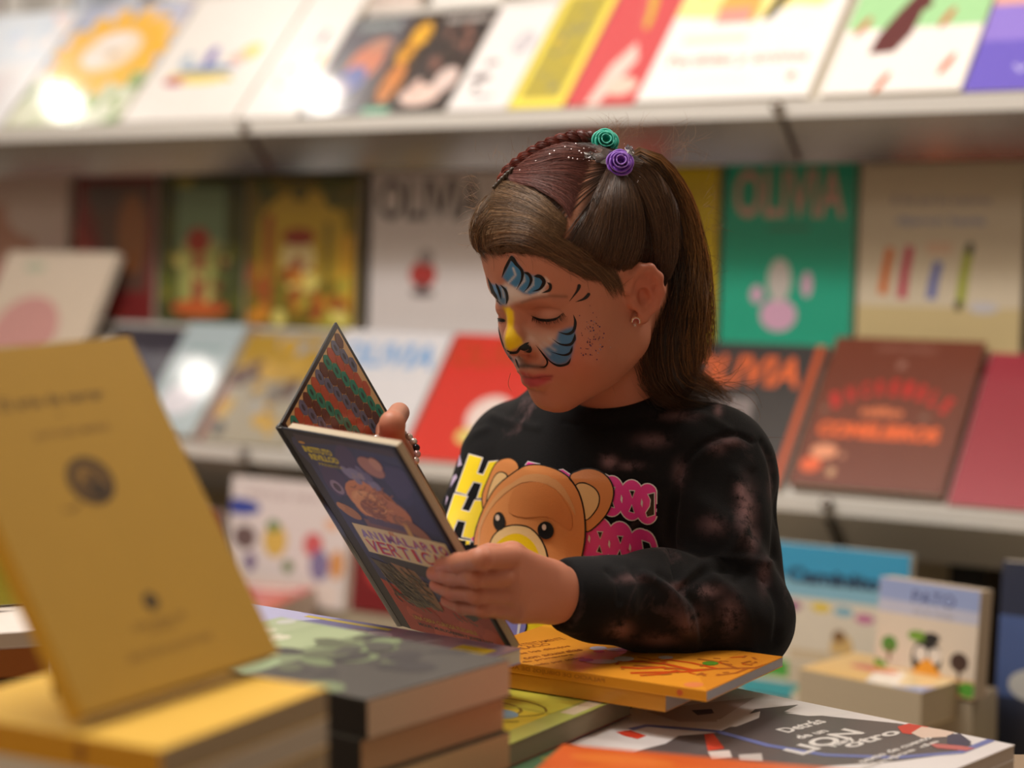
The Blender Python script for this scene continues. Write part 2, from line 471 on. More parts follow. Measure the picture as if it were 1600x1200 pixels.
def f(a):
    a.ell(.55, .7, .08, .2, (206, 170, 70), .2).ell(.5, .64, .05, .16, (206, 96, 96), .2).poly([(.3, .0), (.48, .0), (.75, .3), (.62, .42), (.4, .26)], (234, 200, 190)).ell(.7, .12, .22, .06, (226, 196, 180)).ell(.92, .86, .1, .08, (226, 190, 170))
TR('red picture book with a yellow banana shape and a pale figure', 886, 996, .36, (204, 84, 88), f, group=g1)
def f(a):
    a.poly([(0, .56), (.5, .52), (.7, .6), (.86, .58), (1, .74), (1, 1), (0, 1)], (248, 228, 148)).poly([(.3, .5), (.5, .5), (.5, .62), (.46, .8), (.3, .84), (.24, .6)], (238, 168, 90)).rect(.26, .5, .46, .6, (222, 150, 140)).ell(.38, .78, .1, .06, (248, 150, 66))
    a.poly([(.54, .5), (.6, .52), (.74, .84), (.68, .88), (.6, .8)], (84, 78, 56)).ell(.7, .86, .06, .04, (60, 66, 50)).ell(.12, .72, .03, .03, (240, 176, 90)).ell(.9, .9, .05, .03, (240, 180, 80))
    a.text('Perdidas y amigos', .5, .25, .82, .085, (226, 130, 116), .02).rect(.12, .37, .5, .42, (240, 214, 196)).text('cuento', .42, .12, .4, .035, (222, 216, 214)).ell(.86, .13, .025, .025, (230, 140, 130))
TR('white and yellow picture book with a red handwritten title', 998, 1268, .36, (238, 234, 230), f, group=g1, t_=.014)
def f(a):
    a.rect(0, .0, 1, 1, (236, 230, 226)).poly([(0, .40), (1, .40), (1, 1), (0, 1)], (160, 208, 152))
    a.poly([(.24, .24), (.42, .25), (.5, .36), (.52, .5), (.58, .54), (.5, .66), (.44, .64), (.34, .5), (.26, .36)], (96, 48, 50)).ell(.5, .66, .03, .02, (186, 90, 80))
    for x, y in ((.12, .42), (.72, .45), (.84, .16), (.42, .06)): a.ell(x, y, .03, .07, (190, 110, 80), -.3)
    a.text('OTRO', .5, .86, .36, .055, (222, 236, 216), .03).text('UN OSO', .5, .76, .5, .055, (222, 236, 216), .03)
TR('picture book with a brown bear on snow under a green sky', 1286, 1506, .36, (206, 200, 150), f, group=g1, t_=.014, spine=(206, 190, 110))
def f(a):
    a.rect(0, .3, 1, .52, (140, 120, 206)).rect(0, .52, 1, .66, (214, 160, 150)).rect(0, .66, 1, .8, (150, 134, 212)).rect(0, .8, 1, .88, (88, 88, 176)).rect(0, .0, 1, .3, (106, 92, 190)).text('VIAJE', .6, .12, .5, .06, (190, 184, 230), .02)
TR('purple picture book with an orange stripe at the right end of the upper shelf', 1508, 1700, .36, (110, 96, 190), f, group=g1)

# a second row standing behind, only its feet in view
g2 = 'books standing behind the upper tilted shelf'
zz = CZ + .398
for i, (u0, w_, c, lab) in enumerate([(-.55, .22, (214, 206, 210), 'pale rose'), (-.30, .20, (226, 222, 216), 'chalk white'), (-.08, .19, (206, 212, 222), 'pale blue'), (.62, .25, (216, 200, 190), 'beige'),
                                      (.9, .16, (232, 228, 222), 'ivory'), (1.4, .24, (230, 220, 150), 'pale yellow'), (1.7, .2, (190, 214, 190), 'mint green'), (2.0, .24, (220, 190, 190), 'salmon')]):
    a = Art(w_, .27); a.rect(.1, .1, .9, .6, tuple(max(0, v_ - 22) for v_ in c)).ell(.5, .35, .25, .15, tuple(max(0, v_ - 50) for v_ in c))
    book('picture_book', lab + ' book standing in the row behind the upper tilted shelf', S(u0, .30, .400), U, -BK * math.cos(.2) + ZZ * math.sin(.2), w_, .27, .01, c, art=a, group=g2, from_back=True)

# ---- upper row of the middle shelf: upright books on the step
g3 = 'books standing in the back row of the middle shelf'


def UPR(label, xl, xr, ytop, cover, fn, ybot=500, tilt=.06, b0=.215, z=-.220, t_=.014, hard=False, spine=None, lab2=None):
    ul = u_at(xl, ytop, b0); ur = u_at(xr, ytop, b0)
    N = (-BK * math.cos(tilt) + ZZ * math.sin(tilt)); Yd = N.cross(U)
    p = onplane((xl + xr) / 2, ytop, S(0, b0), BK)
    h = (p.z - CZ - z) / math.cos(tilt)
    w_ = ur - ul - .002
    a = Art(w_, h)
    if fn: fn(a)
    return book('picture_book', label, S(ul, b0 + .01, z + .001), U, N, w_, h, t_, cover, spine=spine, art=a, group=g3, hard=hard, from_back=True)


def f(a): a.ell(.3, .5, .4, .3, (176, 130, 112)).ell(.2, .2, .3, .2, (180, 110, 110)).ell(.7, .75, .3, .2, (196, 176, 168)).blobs(14, (.1, .05, .9, .35), .09, [(170, 90, 90), (196, 150, 140), (150, 120, 110)], 3)
UPR('large dusty pink picture book at the left end of the middle shelf', -60, 100, 274, (196, 172, 164), f)
def f(a): a.poly([(.1, .95), (.5, .2), (.9, .2), (.96, .95)], (92, 66, 56)).ell(.72, .6, .18, .28, (140, 90, 56)).ell(.35, .85, .2, .1, (84, 66, 62)).poly([(.0, .7), (.0, 0), (.7, 0)], (150, 54, 48)).text('ROJO', .2, .2, .2, .05, (196, 120, 110), .03)
UPR('dark red picture book with brown figures', 112, 238, 276, (118, 40, 40), f)
def f(a):
    a.rect(0, 0, 1, 1, (66, 70, 30)).blobs(40, (.03, .03, .97, .95), .1, [(90, 96, 34), (50, 54, 28), (140, 130, 50), (70, 78, 44)], 11).poly([(.2, .5), (.78, .5), (.78, .92), (.2, .92)], (110, 132, 100)).ell(.5, .52, .26, .06, (150, 150, 100))
    a.rect(.24, .14, .7, .5, (158, 160, 90)).ell(.46, .56, .14, .09, (150, 50, 36)).rect(.4, .12, .56, .46, (150, 80, 54)).ell(.5, .1, .34, .06, (190, 90, 40)).blobs(10, (.2, .12, .8, .45), .06, [(196, 186, 110), (120, 60, 40), (90, 100, 50)], 12)
UPR('green storybook with a pale window and a red toadstool', 246, 378, 276, (70, 74, 32), f)
def f(a):
    a.rect(0, 0, 1, 1, (112, 96, 26)).ell(.5, .62, .4, .3, (182, 152, 48)).rect(.1, .3, .9, .62, (182, 152, 48)).rect(.16, .1, .24, .75, (150, 74, 34)).rect(.7, .14, .76, .7, (120, 106, 40)).rect(.84, .1, .96, .62, (196, 150, 48)).ell(.47, .46, .15, .13, (210, 192, 136)).ell(.47, .6, .15, .06, (140, 52, 34))
    a.blobs(34, (.05, .03, .95, .36), .07, [(120, 110, 34), (170, 160, 60), (150, 80, 34), (214, 200, 110), (200, 130, 40)], 14).blobs(12, (.05, .86, .95, .98), .09, [(74, 80, 30), (100, 90, 36)], 15).ell(.47, .42, .05, .05, (150, 60, 44))
UPR('golden green storybook with an arched yellow doorway', 382, 558, 278, (104, 88, 28), f, spine=(50, 36, 24))
def f(a):
    a.text('OLIVIA', .44, .83, .78, .26, (44, 40, 42), .02).ell(.40, .36, .10, .085, (176, 60, 58)).ell(.40, .245, .09, .03, (110, 96, 96)).ell(.42, .47, .06, .05, (150, 140, 140)).ell(.40, .285, .03, .03, (60, 54, 56))
UPR('white picture book with a tall black title', 576, 790, 270, (206, 198, 196), f)
def f(a): a.ell(.5, .5, .3, .3, (90, 120, 160))
UPR('blue grey picture book hidden behind the girl', 800, 990, 262, (150, 160, 176), f)
def f(a): a.rect(.1, .1, .9, .9, (196, 170, 30))
UPR('mustard yellow picture book behind the ponytail', 1000, 1120, 262, (204, 178, 30), f, spine=(120, 100, 20))
def f(a):
    a.text('OLIVIA', .5, .835, .84, .27, (200, 150, 140), .02).rect(.34, .635, .66, .655, (70, 128, 106))
    a.ell(.45, .17, .14, .09, (206, 160, 186)).ell(.45, .36, .09, .12, (190, 182, 176)).ell(.28, .28, .05, .05, (206, 160, 186)).ell(.66, .34, .04, .07, (206, 160, 186))
UPR('teal green picture book with a tall pink title', 1128, 1336, 256, (36, 158, 128), f, spine=(10, 70, 60))
def f(a):
    a.rect(0, 0, 1, .24, (196, 176, 130)).text('El dia que los crayones', .5, .80, .6, .06, (150, 140, 150), .02).text('dijeron basta', .5, .69, .55, .06, (140, 144, 168), .03).rect(.42, .52, .58, .58, (210, 176, 150))
    for x, y0, y1, c in ((.16, .3, .55, (204, 108, 48)), (.28, .28, .56, (184, 52, 84)), (.46, .28, .48, (92, 104, 168)), (.64, .25, .55, (156, 164, 40))):
        a.line([(x, y0), (x + .015, (y0 + y1) / 2), (x + .04, y1)], .055, c)
    a.ell(.685, .55, .025, .035, (60, 66, 50)).ell(.63, .25, .025, .03, (70, 66, 50)).ell(.78, .24, .09, .03, (190, 186, 190))
UPR('cream picture book with four standing coloured crayons', 1342, 1602, 256, (206, 192, 168), f)
def f(a): a.ell(.5, .5, .3, .2, (120, 110, 90))
UPR('brown picture book at the right end of the middle shelf', 1612, 1800, 256, (120, 96, 70), f)

# ---- lower row of the middle shelf: tilted books
g4 = 'books lying on the tilted middle shelf'


def LO(label, xl, xr, h, cover, fn, **k): return TR(label, xl, xr, h, cover, fn, z=z2, phi=k.pop('phi', t2), group=g4, **k)


def f(a): a.rect(.1, .2, .9, .5, (150, 60, 60)).ell(.5, .7, .3, .1, (190, 170, 160))
LO('white and dark red picture book at the left end of the tilted middle shelf', -260, -105, .27, (206, 196, 188), f)
def f(a): a.ell(.42, .5, .3, .22, (204, 150, 144)).ell(.35, .28, .3, .1, (200, 170, 150)).ell(.3, .9, .1, .03, (180, 184, 160)).ell(.78, .3, .16, .1, (200, 186, 172)).rect(.55, .1, .9, .2, (200, 160, 80))
LO('tall beige picture book with a pink round face', -72, 100, .385, (214, 196, 176), f, phi=math.radians(61), spine=(40, 34, 34), t_=.02)
def f(a): a.rect(.1, .1, .9, .8, (70, 66, 78))
LO('charcoal picture book beside the pale blue grey one', 104, 212, .265, (60, 56, 66), f)
def f(a): a.text('poemas', .5, .75, .6, .06, (130, 160, 160), .02).ell(.5, .3, .3, .14, (226, 222, 230))
LO('pale blue grey picture book with a teal spine', 216, 308, .27, (176, 190, 194), f, spine=(30, 130, 126), t_=.018)
def f(a):
    a.rect(0, 0, .07, 1, (130, 60, 60)).rect(.0, .55, 1, .96, (176, 140, 56)).blobs(26, (.1, .1, .95, .9), .1, [(70, 70, 72), (190, 150, 60), (120, 110, 100), (160, 156, 150), (90, 60, 50)], 21)
LO('mustard and black illustrated picture book', 312, 452, .27, (160, 150, 130), f, spine=(110, 40, 44))
def f(a): a.text('OLIVIA', .5, .80, .88, .2, (112, 164, 216), .03).text('y su banda', .5, .64, .6, .04, (190, 200, 214))
LO('white picture book with a tall light blue title', 456, 628, .28, (222, 218, 220), f)
def f(a):
    a.text('OLIVIA', .46, .84, .84, .2, (184, 70, 34), .02).ell(.62, .36, .2, .16, (236, 214, 206)).ell(.5, .2, .1, .06, (226, 206, 120))
LO('bright red picture book with a dull gold title', 632, 806, .28, (212, 56, 46), f)
def f(a): a.rect(.1, .1, .9, .9, (150, 150, 160))
LO('grey picture book mostly hidden behind the girl', 812, 1000, .27, (140, 136, 140), f)
def f(a):
    a.rect(.92, 0, .97, 1, (196, 84, 34)).text('OLIVIA', .46, .80, .84, .22, (226, 104, 50), .03).poly([(.1, 0), (.7, 0), (.6, .6), (.2, .6)], (130, 118, 116)).ell(.3, .3, .2, .16, (180, 170, 166))
LO('black picture book with a bright orange title and an orange edge stripe', 1004, 1226, .285, (56, 50, 48), f, spine=(30, 26, 26))
def f(a):
    a.text('CUENTO ILUSTRADO', .5, .93, .4, .035, (150, 100, 84), .02).ell(.5, .82, .03, .03, (150, 100, 84))
    for i, ch in enumerate('INCREIBLE'):
        t_ = (i - 4) / 4; a.text(ch, .5 + t_ * .37, .665 - .1 * t_ * t_, .05, .105, (206, 34, 26), .05, rot=-.35 * t_)
    a.text('niño', .47, .5, .28, .06, (226, 120, 70), .05).text('COMELIBROS', .48, .37, .8, .10, (238, 102, 38), .06)
    a.ell(.17, .22, .09, .05, (230, 150, 110)).ell(.11, .13, .07, .05, (232, 100, 50)).ell(.26, .09, .03, .03, (200, 150, 110)).ell(.3, .2, .02, .02, (180, 120, 90)).ell(.75, .48, .03, .02, (130, 90, 70)).ell(.08, .5, .03, .02, (130, 90, 70))
LO('brown picture book with an arched red title over an orange one', 1238, 1478, .29, (112, 50, 26), f, spine=(176, 150, 140), t_=.02, hard=True)
def f(a):
    a.text('ORO', .8, .14, .3, .12, (222, 160, 90), .03)
LO('crimson picture book with a gold word at the right end of the tilted shelf', 1484, 1720, .285, (156, 42, 56), f)

# ------------------------------------------------------------------ low platform in front of the shelving with more books
M_PLAT = flat_mat('platform_board', (170, 156, 134), .5, bscale=6, vary=.06)
zp = -.80
plat = thing('low_display_table', 'low wooden display table standing in front of the shelving', 'table', RS)
mb = MB(); mb.box((-.9, -.62, CZ + zp - .03), (3.0, .0, CZ + zp), (170, 156, 134)); mb.build('table_top', M_PLAT, plat)
for u in (-.82, 2.92):
    for b_ in (-.55, -.06):
        mb = MB(); mb.box((u - .03, b_ - .03, 0), (u + .03, b_ + .03, CZ + zp - .03), (90, 76, 60)); mb.build('leg', M_DARK, plat)

g5 = 'books on the low display table'
mb = MB(); mb.box((.0, -.115, CZ + zp + .001), (1.2, -.03, CZ - .701), (170, 156, 134)); mb.build('riser_block', M_PLAT, plat)


def STB(label, xl, xr, ytop, b0, cover, fn, tilt=.12, t_=.02, yaw=0, hard=False, spine=None, z=zp, pages=PAGE, foot=0):
    ul = u_at(xl, ytop, b0); ur = u_at(xr, ytop, b0); w_ = (ur - ul)
    X = (U * math.cos(yaw) + BK * math.sin(yaw))
    N = (-(BK * math.cos(yaw) - U * math.sin(yaw)) * math.cos(tilt) + ZZ * math.sin(tilt))
    h = (onplane((xl + xr) / 2, ytop, S(0, b0), BK).z - CZ - z - foot) / math.cos(tilt)
    a = Art(w_, h)
    if fn: fn(a)
    return book('picture_book', label, S(ul, b0, z + foot + .001) + ZZ * t_ * math.sin(tilt) * 0, X, N, w_, h, t_, cover, spine=spine, art=a, group=g5, hard=hard, from_back=True, pages=pages)


def flat(label, name, corners_px, z, t_, cover, fn, w_=None, h=None, group=None, hard=False, spine=None, pages=PAGE, gloss=True, cat='book', spine_art=None, spd=None, hd=None):
    """a book lying flat: corners_px = (foot of spine, far end of the foot edge); z = height of its top face relative to the lens"""
    p0 = onz(*corners_px[0], z); p1 = onz(*corners_px[1], z)
    X = (p1 - p0); w_ = w_ or X.length
    a = Art(w_, h)
    if fn: fn(a)
    return book(name, label, p0, X, ZZ, w_, h, t_, cover, spine=spine, art=a, group=group, hard=hard, pages=pages, gloss=gloss, cat=cat, spine_art=spine_art)


def f(a):
    a.rect(0, 0, 1, 1, (222, 212, 210)).text('PEQUES', .45, .87, .6, .06, (180, 160, 160), .02).ell(.08, .75, .18, .07, (60, 76, 160)).ell(.4, .5, .1, .14, (216, 180, 90)).ell(.38, .62, .06, .05, (110, 140, 90)).ell(.14, .5, .1, .1, (110, 90, 90))
    a.ell(.72, .5, .08, .1, (206, 96, 100)).ell(.78, .34, .08, .13, (130, 120, 160)).ell(.92, .36, .06, .12, (214, 150, 90)).ell(.86, .68, .06, .05, (226, 180, 150)).rect(.05, .02, .95, .2, (232, 214, 206)).ell(.52, .3, .05, .05, (110, 130, 80)).ell(.2, .3, .05, .08, (120, 100, 140))
STB('white comic with small coloured cartoon children', 360, 546, 756, -.10, (222, 212, 210), f, z=-.70)
def f(a): a.ell(.5, .4, .3, .2, (190, 60, 60))
STB('dark red book beside the white comic', 552, 680, 800, -.08, (120, 30, 36), f, z=-.70)
STB('dark crimson book hidden behind the yellow standing book', 150, 345, 790, -.10, (110, 34, 40), f, z=-.70)
red_stacks = [(.36, -.41, .26, .24, .12, [((190, 34, 36), 'bright red book uppermost of the stack left of the held book'), ((206, 196, 186), 'white book in the middle of the stack left of the held book'), ((120, 40, 44), 'dark red book at the bottom of the stack left of the held book')]),
              (.80, -.42, .22, .24, .3, [((200, 76, 70), 'coral red book uppermost of the stack below the held book'), ((170, 40, 40), 'red book in the middle of the stack below the held book'), ((196, 180, 160), 'beige book at the bottom of the stack below the held book')]),
              (.06, -.40, .24, .24, -.1, [((126, 26, 34), 'maroon book uppermost of the stack behind the yellow standing book'), ((150, 120, 60), 'ochre book in the middle of the stack behind the yellow standing book'), ((90, 40, 40), 'brown book at the bottom of the stack behind the yellow standing book')])]
for u0, b0, w_, h_, rz, lst in red_stacks:
    for k, (c, lab) in enumerate(lst):
        a = Art(w_, h_); a.ell(.3, .6, .22, .14, (226, 206, 196)).ell(.7, .3, .25, .1, (214, 120, 110)).rect(.1, .8, .9, .92, (230, 210, 200))
        book('picture_book', lab, S(u0, b0, -.66 - k * .0465), U * math.cos(rz) + BK * math.sin(rz), ZZ, w_, h_, .046, c, art=a, group=g5, pages=(206, 190, 176))

def f(a):
    a.rect(0, .78, 1, 1, (60, 150, 190)).rect(0, .66, 1, .78, (130, 176, 196)).rect(0, 0, 1, .66, (214, 202, 184)).text('Mi Caminito', .45, .80, .76, .1, (40, 60, 84), .06)
    for x, y, c in ((.15, .64, (150, 180, 90)), (.3, .6, (150, 80, 130)), (.48, .61, (220, 190, 60)), (.62, .6, (120, 170, 190)), (.75, .57, (190, 110, 150)), (.9, .56, (220, 130, 150))): a.ell(x, y, .06, .03, c)
    a.ell(.62, .36, .07, .1, (206, 170, 110)).rect(.3, .26, .84, .33, (200, 180, 150)).ell(.6, .44, .04, .04, (130, 96, 60)).rect(0, .13, .3, .24, (80, 160, 66)).ell(.12, .28, .1, .05, (150, 120, 110)).rect(0, 0, 1, .1, (70, 160, 170)).ell(.88, .14, .2, .06, (96, 150, 60)).rect(.3, .1, .8, .24, (196, 182, 160))
STB('blue topped picture book with a bubbly dark title on a sandy cover', 1168, 1424, 858, -.18, (60, 150, 190), f, tilt=.1, z=-.715, yaw=-.02)
mb = MB(); mb.box((u_at(1160, 900, -.18) - .02, -.215, CZ + zp + .001), (u_at(1424, 900, -.18) + .02, -.13, CZ - .716), (170, 156, 134)); mb.build('riser_block', M_PLAT, plat)
def f(a):
    a.rect(0, .8, 1, 1, (150, 164, 206)).rect(0, .68, 1, .8, (190, 190, 208)).rect(0, 0, 1, .68, (220, 204, 186)).text('PATO', .55, .86, .42, .12, (50, 58, 110), .0).text('en la granja', .56, .72, .4, .05, (160, 150, 150), .02)
    a.rect(0, 0, 1, .17, (226, 180, 130)).ell(.52, .3, .15, .19, (44, 42, 42)).ell(.46, .34, .065, .075, (226, 214, 204)).ell(.6, .34, .065, .075, (226, 214, 204)).poly([(.36, .14), (.7, .14), (.56, .3), (.5, .3)], (236, 158, 50)).ell(.42, .5, .1, .05, (120, 160, 60)).ell(.56, .5, .08, .05, (44, 42, 42))
    a.ell(.14, .38, .08, .08, (90, 140, 60)).rect(.13, .22, .16, .36, (130, 96, 70)).ell(.84, .32, .09, .09, (72, 52, 46)).rect(.83, .16, .86, .3, (80, 56, 46)).ell(.94, .08, .1, .07, (90, 160, 60)).ell(.03, .17, .1, .06, (120, 160, 60))
STB('white picture book with a cartoon duck face and small trees', 1386, 1556, 912, -.45, (214, 198, 180), f, tilt=.1, t_=.03, z=-.60, yaw=-.17, pages=(196, 178, 156))
mb = MB(); mb.box((u_at(1386, 900, -.45) + .0, -.50, CZ + zp + .001), (u_at(1556, 900, -.45) - .01, -.405, CZ - .601), (170, 156, 134)); mb.build('riser_block', M_PLAT, plat)
def f(a): a.rect(0, .5, 1, .8, (80, 100, 150)).ell(.5, .4, .2, .1, (40, 90, 80)).rect(0, 0, 1, .28, (150, 160, 40)).ell(.3, .55, .2, .06, (200, 200, 196))
STB('dark blue picture book with an olive green foot on the low table', 1560, 1760, 892, -.36, (50, 56, 76), f, tilt=.1)


def flatS(label, pp, z, t_, h, cover, fn, **k):
    return flat(label, 'picture_book', pp, z, t_, cover, fn, h=h, group=g5, **k)


def f(a): a.poly([(0, 0), (.6, 0), (.3, 1), (0, 1)], (230, 186, 110)).poly([(.55, 0), (.8, 0), (.5, 1), (.3, 1)], (236, 226, 214)).poly([(.75, 0), (1, 0), (1, .3)], (140, 160, 206)).ell(.4, .5, .2, .1, (214, 110, 80)).ell(.6, .7, .25, .1, (232, 206, 150))
flatS('thick picture book with a yellow and white cover, uppermost of the small stack', ((1248, 1044), (1440, 1082)), -.575, .046, .125, (226, 200, 150), f, pages=(196, 178, 150))
def f(a): a.rect(0, 0, 1, .3, (140, 156, 196)).rect(0, .3, 1, .6, (226, 216, 200)).ell(.6, .8, .3, .1, (230, 170, 80))
flatS('thick picture book with a pale blue edge, lower one of the small stack', ((1262, 1066), (1446, 1104)), -.6225, .06, .14, (206, 196, 190), f, pages=(190, 172, 150))
def f(a): a.ell(.4, .5, .3, .2, (206, 200, 190)).ell(.6, .6, .3, .12, (176, 60, 50)).ell(.2, .3, .1, .06, (200, 190, 60))
p_ = onz(1460, 1150, -.70); book('picture_book', 'green picture book with a white and red picture lying flat at the right', p_, U, ZZ, .28, .10, .09, (70, 140, 60), art=(lambda a: (f(a), a)[1])(Art(.28, .10)), group=g5)
def f(a): a.ell(.3, .6, .2, .2, (220, 190, 150)).rect(.1, .1, .9, .25, (200, 120, 60)).rect(0, .8, 1, 1, (90, 160, 170))
p_ = onz(1236, 1080, -.66); book('picture_book', 'green and teal picture book lying flat beside the sleeve', p_, U, ZZ, .1, .08, .12, (110, 140, 80), art=(lambda a: (f(a), a)[1])(Art(.1, .08)), group=g5)

# three small ceiling spots that the glossy covers mirror
M_BULB, t, b = newmat('lit_bulb'); b.inputs['Emission Color'].default_value = (1, .93, .85, 1); b.inputs['Emission Strength'].default_value = 75
M_CAN = flat_mat('spot_housing', (230, 228, 224), .4)
def ceiling_spot(p_, n_, label):
    v_ = (p_ - CAM).normalized(); r_ = v_ - n_ * 2 * v_.dot(n_); k = (3.12 - p_.z) / r_.z; q = p_ + r_ * k
    if k <= 0 or abs(q.x) > 4.3 or not (-1.1 < q.y < 6.5): print('SPOT OUT', q, k); return
    th = thing('ceiling_spot', label, 'spotlight', Matrix.Translation(q), 'ceiling spots above the shelves')
    d_ = (p_ - q).normalized(); R3 = d_.to_track_quat('-Z', 'Y').to_matrix()
    mb = MB(); N_ = 20
    ri = [R3 @ Vector((.055 * math.cos(a_), .055 * math.sin(a_), 0)) for a_ in [i * 2 * math.pi / N_ for i in range(N_)]]
    mb.add([tuple(v__) for v__ in ri], [tuple(range(N_))], (255, 255, 255)); mb.build('bulb', M_BULB, th)
    mb = MB(); ro = [R3 @ Vector((.066 * math.cos(a_), .066 * math.sin(a_), z_)) for z_ in (-.01, .10) for a_ in [i * 2 * math.pi / N_ for i in range(N_)]]
    mb.add([tuple(v__) for v__ in ro], [(i, (i + 1) % N_, (i + 1) % N_ + N_, i + N_) for i in range(N_)] + [tuple(range(N_, 2 * N_))], (230, 228, 224)); mb.build('housing', M_CAN, th)
    print('SPOT', q)
nT = U.cross(BK * math.cos(t1) + ZZ * math.sin(t1)); nM = U.cross(BK * math.cos(t2) + ZZ * math.sin(t2))
ceiling_spot(onplane(98, 160, S(0, .0, .19), nT), nT, 'small round ceiling spot mirrored in the sunflower book')
ceiling_spot(onplane(500, 150, S(0, .0, .19), nT), nT, 'small round ceiling spot mirrored in the small dark grey book')
ceiling_spot(onplane(310, 590, S(0, .0, -.42), nM), nM, 'small round ceiling spot mirrored in the pale blue grey book')
# ------------------------------------------------------------------ display table the reader leans over, and its books
M_TABLE = flat_mat('table_laminate', (150, 128, 104), .5, bscale=6, vary=.08)
zt = -.455
tb = thing('display_table', 'wooden display table covered with stacks of books in front of the reader', 'table')
mb = MB(); mb.box((-.95, .35, CZ + zt - .03), (.75, 1.60, CZ + zt), (150, 128, 104)); mb.build('table_top', M_TABLE, tb)
for x in (-.88, .68):
    for y in (.42, 1.53):
        mb = MB(); mb.box((x - .03, y - .03, 0), (x + .03, y + .03, CZ + zt - .03), (90, 76, 60)); mb.build('leg', M_TABLE, tb)
g6 = 'books on the display table'


def fl(label, pa, pb, z, t_, h, cover, fn=None, w_=None, gloss=True, **k):
    return flat(label, 'paperback_book', (pa, pb), z, t_, cover, fn, w_=w_, h=h, group=g6, gloss=gloss, **k)


def lie(label, O, X, z, t_, w_, h, cover, fn=None, **k):
    """O and X in plan; z of the top face"""
    a = Art(w_, h)
    if fn: fn(a)
    return book('paperback_book', label, (O[0], O[1], CZ + z), (X[0], X[1], 0), ZZ, w_, h, t_, cover, art=a, group=g6, **k)


OR = (238, 158, 48)
# orange picture book in focus: feet of the spine on the right, its spine runs along the front
q0 = onz(1104, 1080, -.368); q1 = onz(802, 1044, -.368); X_ = (q0 - q1).normalized()       # spine direction (to the right)
Yr = onz(1237, 1033, -.368) - q0
hh = .235
# laid so that the book's height runs along the spine; local X = away from the camera
Xw = ZZ.cross(X_) * 1.0; Xw.normalize()
rot_ = .5 * math.asin(max(-1, min(1, Yr.normalized().dot(X_))))      # share the skew between both edges
Xw = (Matrix.Rotation(-rot_, 3, 'Z') @ Xw); X_ = (Matrix.Rotation(-rot_, 3, 'Z') @ X_)
wd = Yr.length * 1.08
def f(a):
    def m(pts): return [((onz(x, y, -.368) - q0).dot(Xw) / wd, (onz(x, y, -.368) - q0).dot(-X_) / hh) for x, y in pts]
    red, br = (206, 78, 28), (176, 96, 40)
    a.rect(0, 0, 1, 1, OR).poly([(.0, .0), (1, .0), (1, .16), (.35, .14)], (226, 144, 44))
    a.line(m([(1228, 1042), (1180, 1044), (1130, 1045), (1080, 1047), (1030, 1043), (990, 1040)]), .04, br).line(m([(1110, 1046), (1070, 1050), (1020, 1051), (985, 1052)]), .045, red).line(m([(1080, 1047), (1040, 1038), (1000, 1034), (965, 1033)]), .04, red)
    a.line(m([(1060, 1048), (1030, 1054), (1000, 1056)]), .035, red).line(m([(1120, 1045), (1080, 1036), (1050, 1032), (1030, 1026)]), .03, red).line(m([(1150, 1044), (1120, 1034), (1090, 1030)]), .025, br).line(m([(1040, 1043), (1000, 1045), (970, 1043)]), .04, (222, 84, 34)).line(m([(1170, 1044), (1150, 1052), (1120, 1056)]), .022, br)
    rd_ = random.Random(3)
    for i in range(40):
        x, y = rd_.uniform(960, 1190), rd_.uniform(1027, 1056); (p1, p2) = m([(x, y), (x + rd_.uniform(-22, 22), y + rd_.uniform(-4, 4))]); a.line([p1, p2], .02, rd_.choice([red, br]))
    for x, y, rx, ry, c in ((1110, 1037, 13, 3.2, (92, 144, 44)), (940, 1034, 26, 3.6, (222, 200, 186)), (916, 1032, 12, 2.4, (150, 110, 130)), (975, 1030, 16, 4, (226, 208, 196)), (935, 1013, 14, 3.2, (200, 196, 206)), (965, 1015, 18, 2.6, (226, 210, 200)), (936, 1018, 9, 2, (206, 60, 36)), (1040, 1028, 12, 2.6, (206, 190, 180)), (1084, 1070, 16, 4, (238, 140, 84))):
        a.poly(m([(x + rx * math.cos(k * .524), y + ry * math.sin(k * .524)) for k in range(12)]), c)
    for i, (x, y, l, body) in enumerate(((845, 1003, 70, 'ATENTAMENTE'), (828, 1011, 60, 'PALACIO'), (850, 1016, 80, 'de los dibujos'), (862, 1022, 90, 'con acuarelas'), (850, 1030, 90, 'y de primavera'), (862, 1036, 100, 'ilustrado por todos'))):
        (ax, ay), (bx_, by_) = m([(x - l / 2, y + l * .08), (x + l / 2, y - l * .08)]); dx = (bx_ - ax) * wd; dy = (by_ - ay) * hh
        a.text(body, (ax + bx_) / 2, (ay + by_) / 2, math.hypot(dx, dy) / wd, .03 if i > 3 else .038, (160, 84, 30), .015, rot=math.atan2(dy, dx))
a = Art(wd, hh)
f(a)
sa = Art(hh, .0085); sa.text('PALACIO DE DIBUJOS DE ACUARELA', .64, .5, .5, .5, (190, 112, 26), .02).ell(.1, .5, .012, .3, (214, 96, 50))
book('paperback_book', 'orange picture book with a red branch drawing and grey page edges, topmost under the sleeve', q0, Xw, ZZ, wd, hh, .0085, OR, art=a, spine=(226, 144, 34), spine_art=sa, group=g6, pages=(176, 172, 176), back=OR)
# a second copy below it, set back
q2 = onz(1040, 1088, -.378)
book('paperback_book', 'second orange book lying under the orange picture book with the branch drawing', (q2.x, q2.y, CZ - .377), Xw, ZZ, wd * .55, .2, .0138, (222, 148, 50), group=g6, pages=(190, 184, 180))
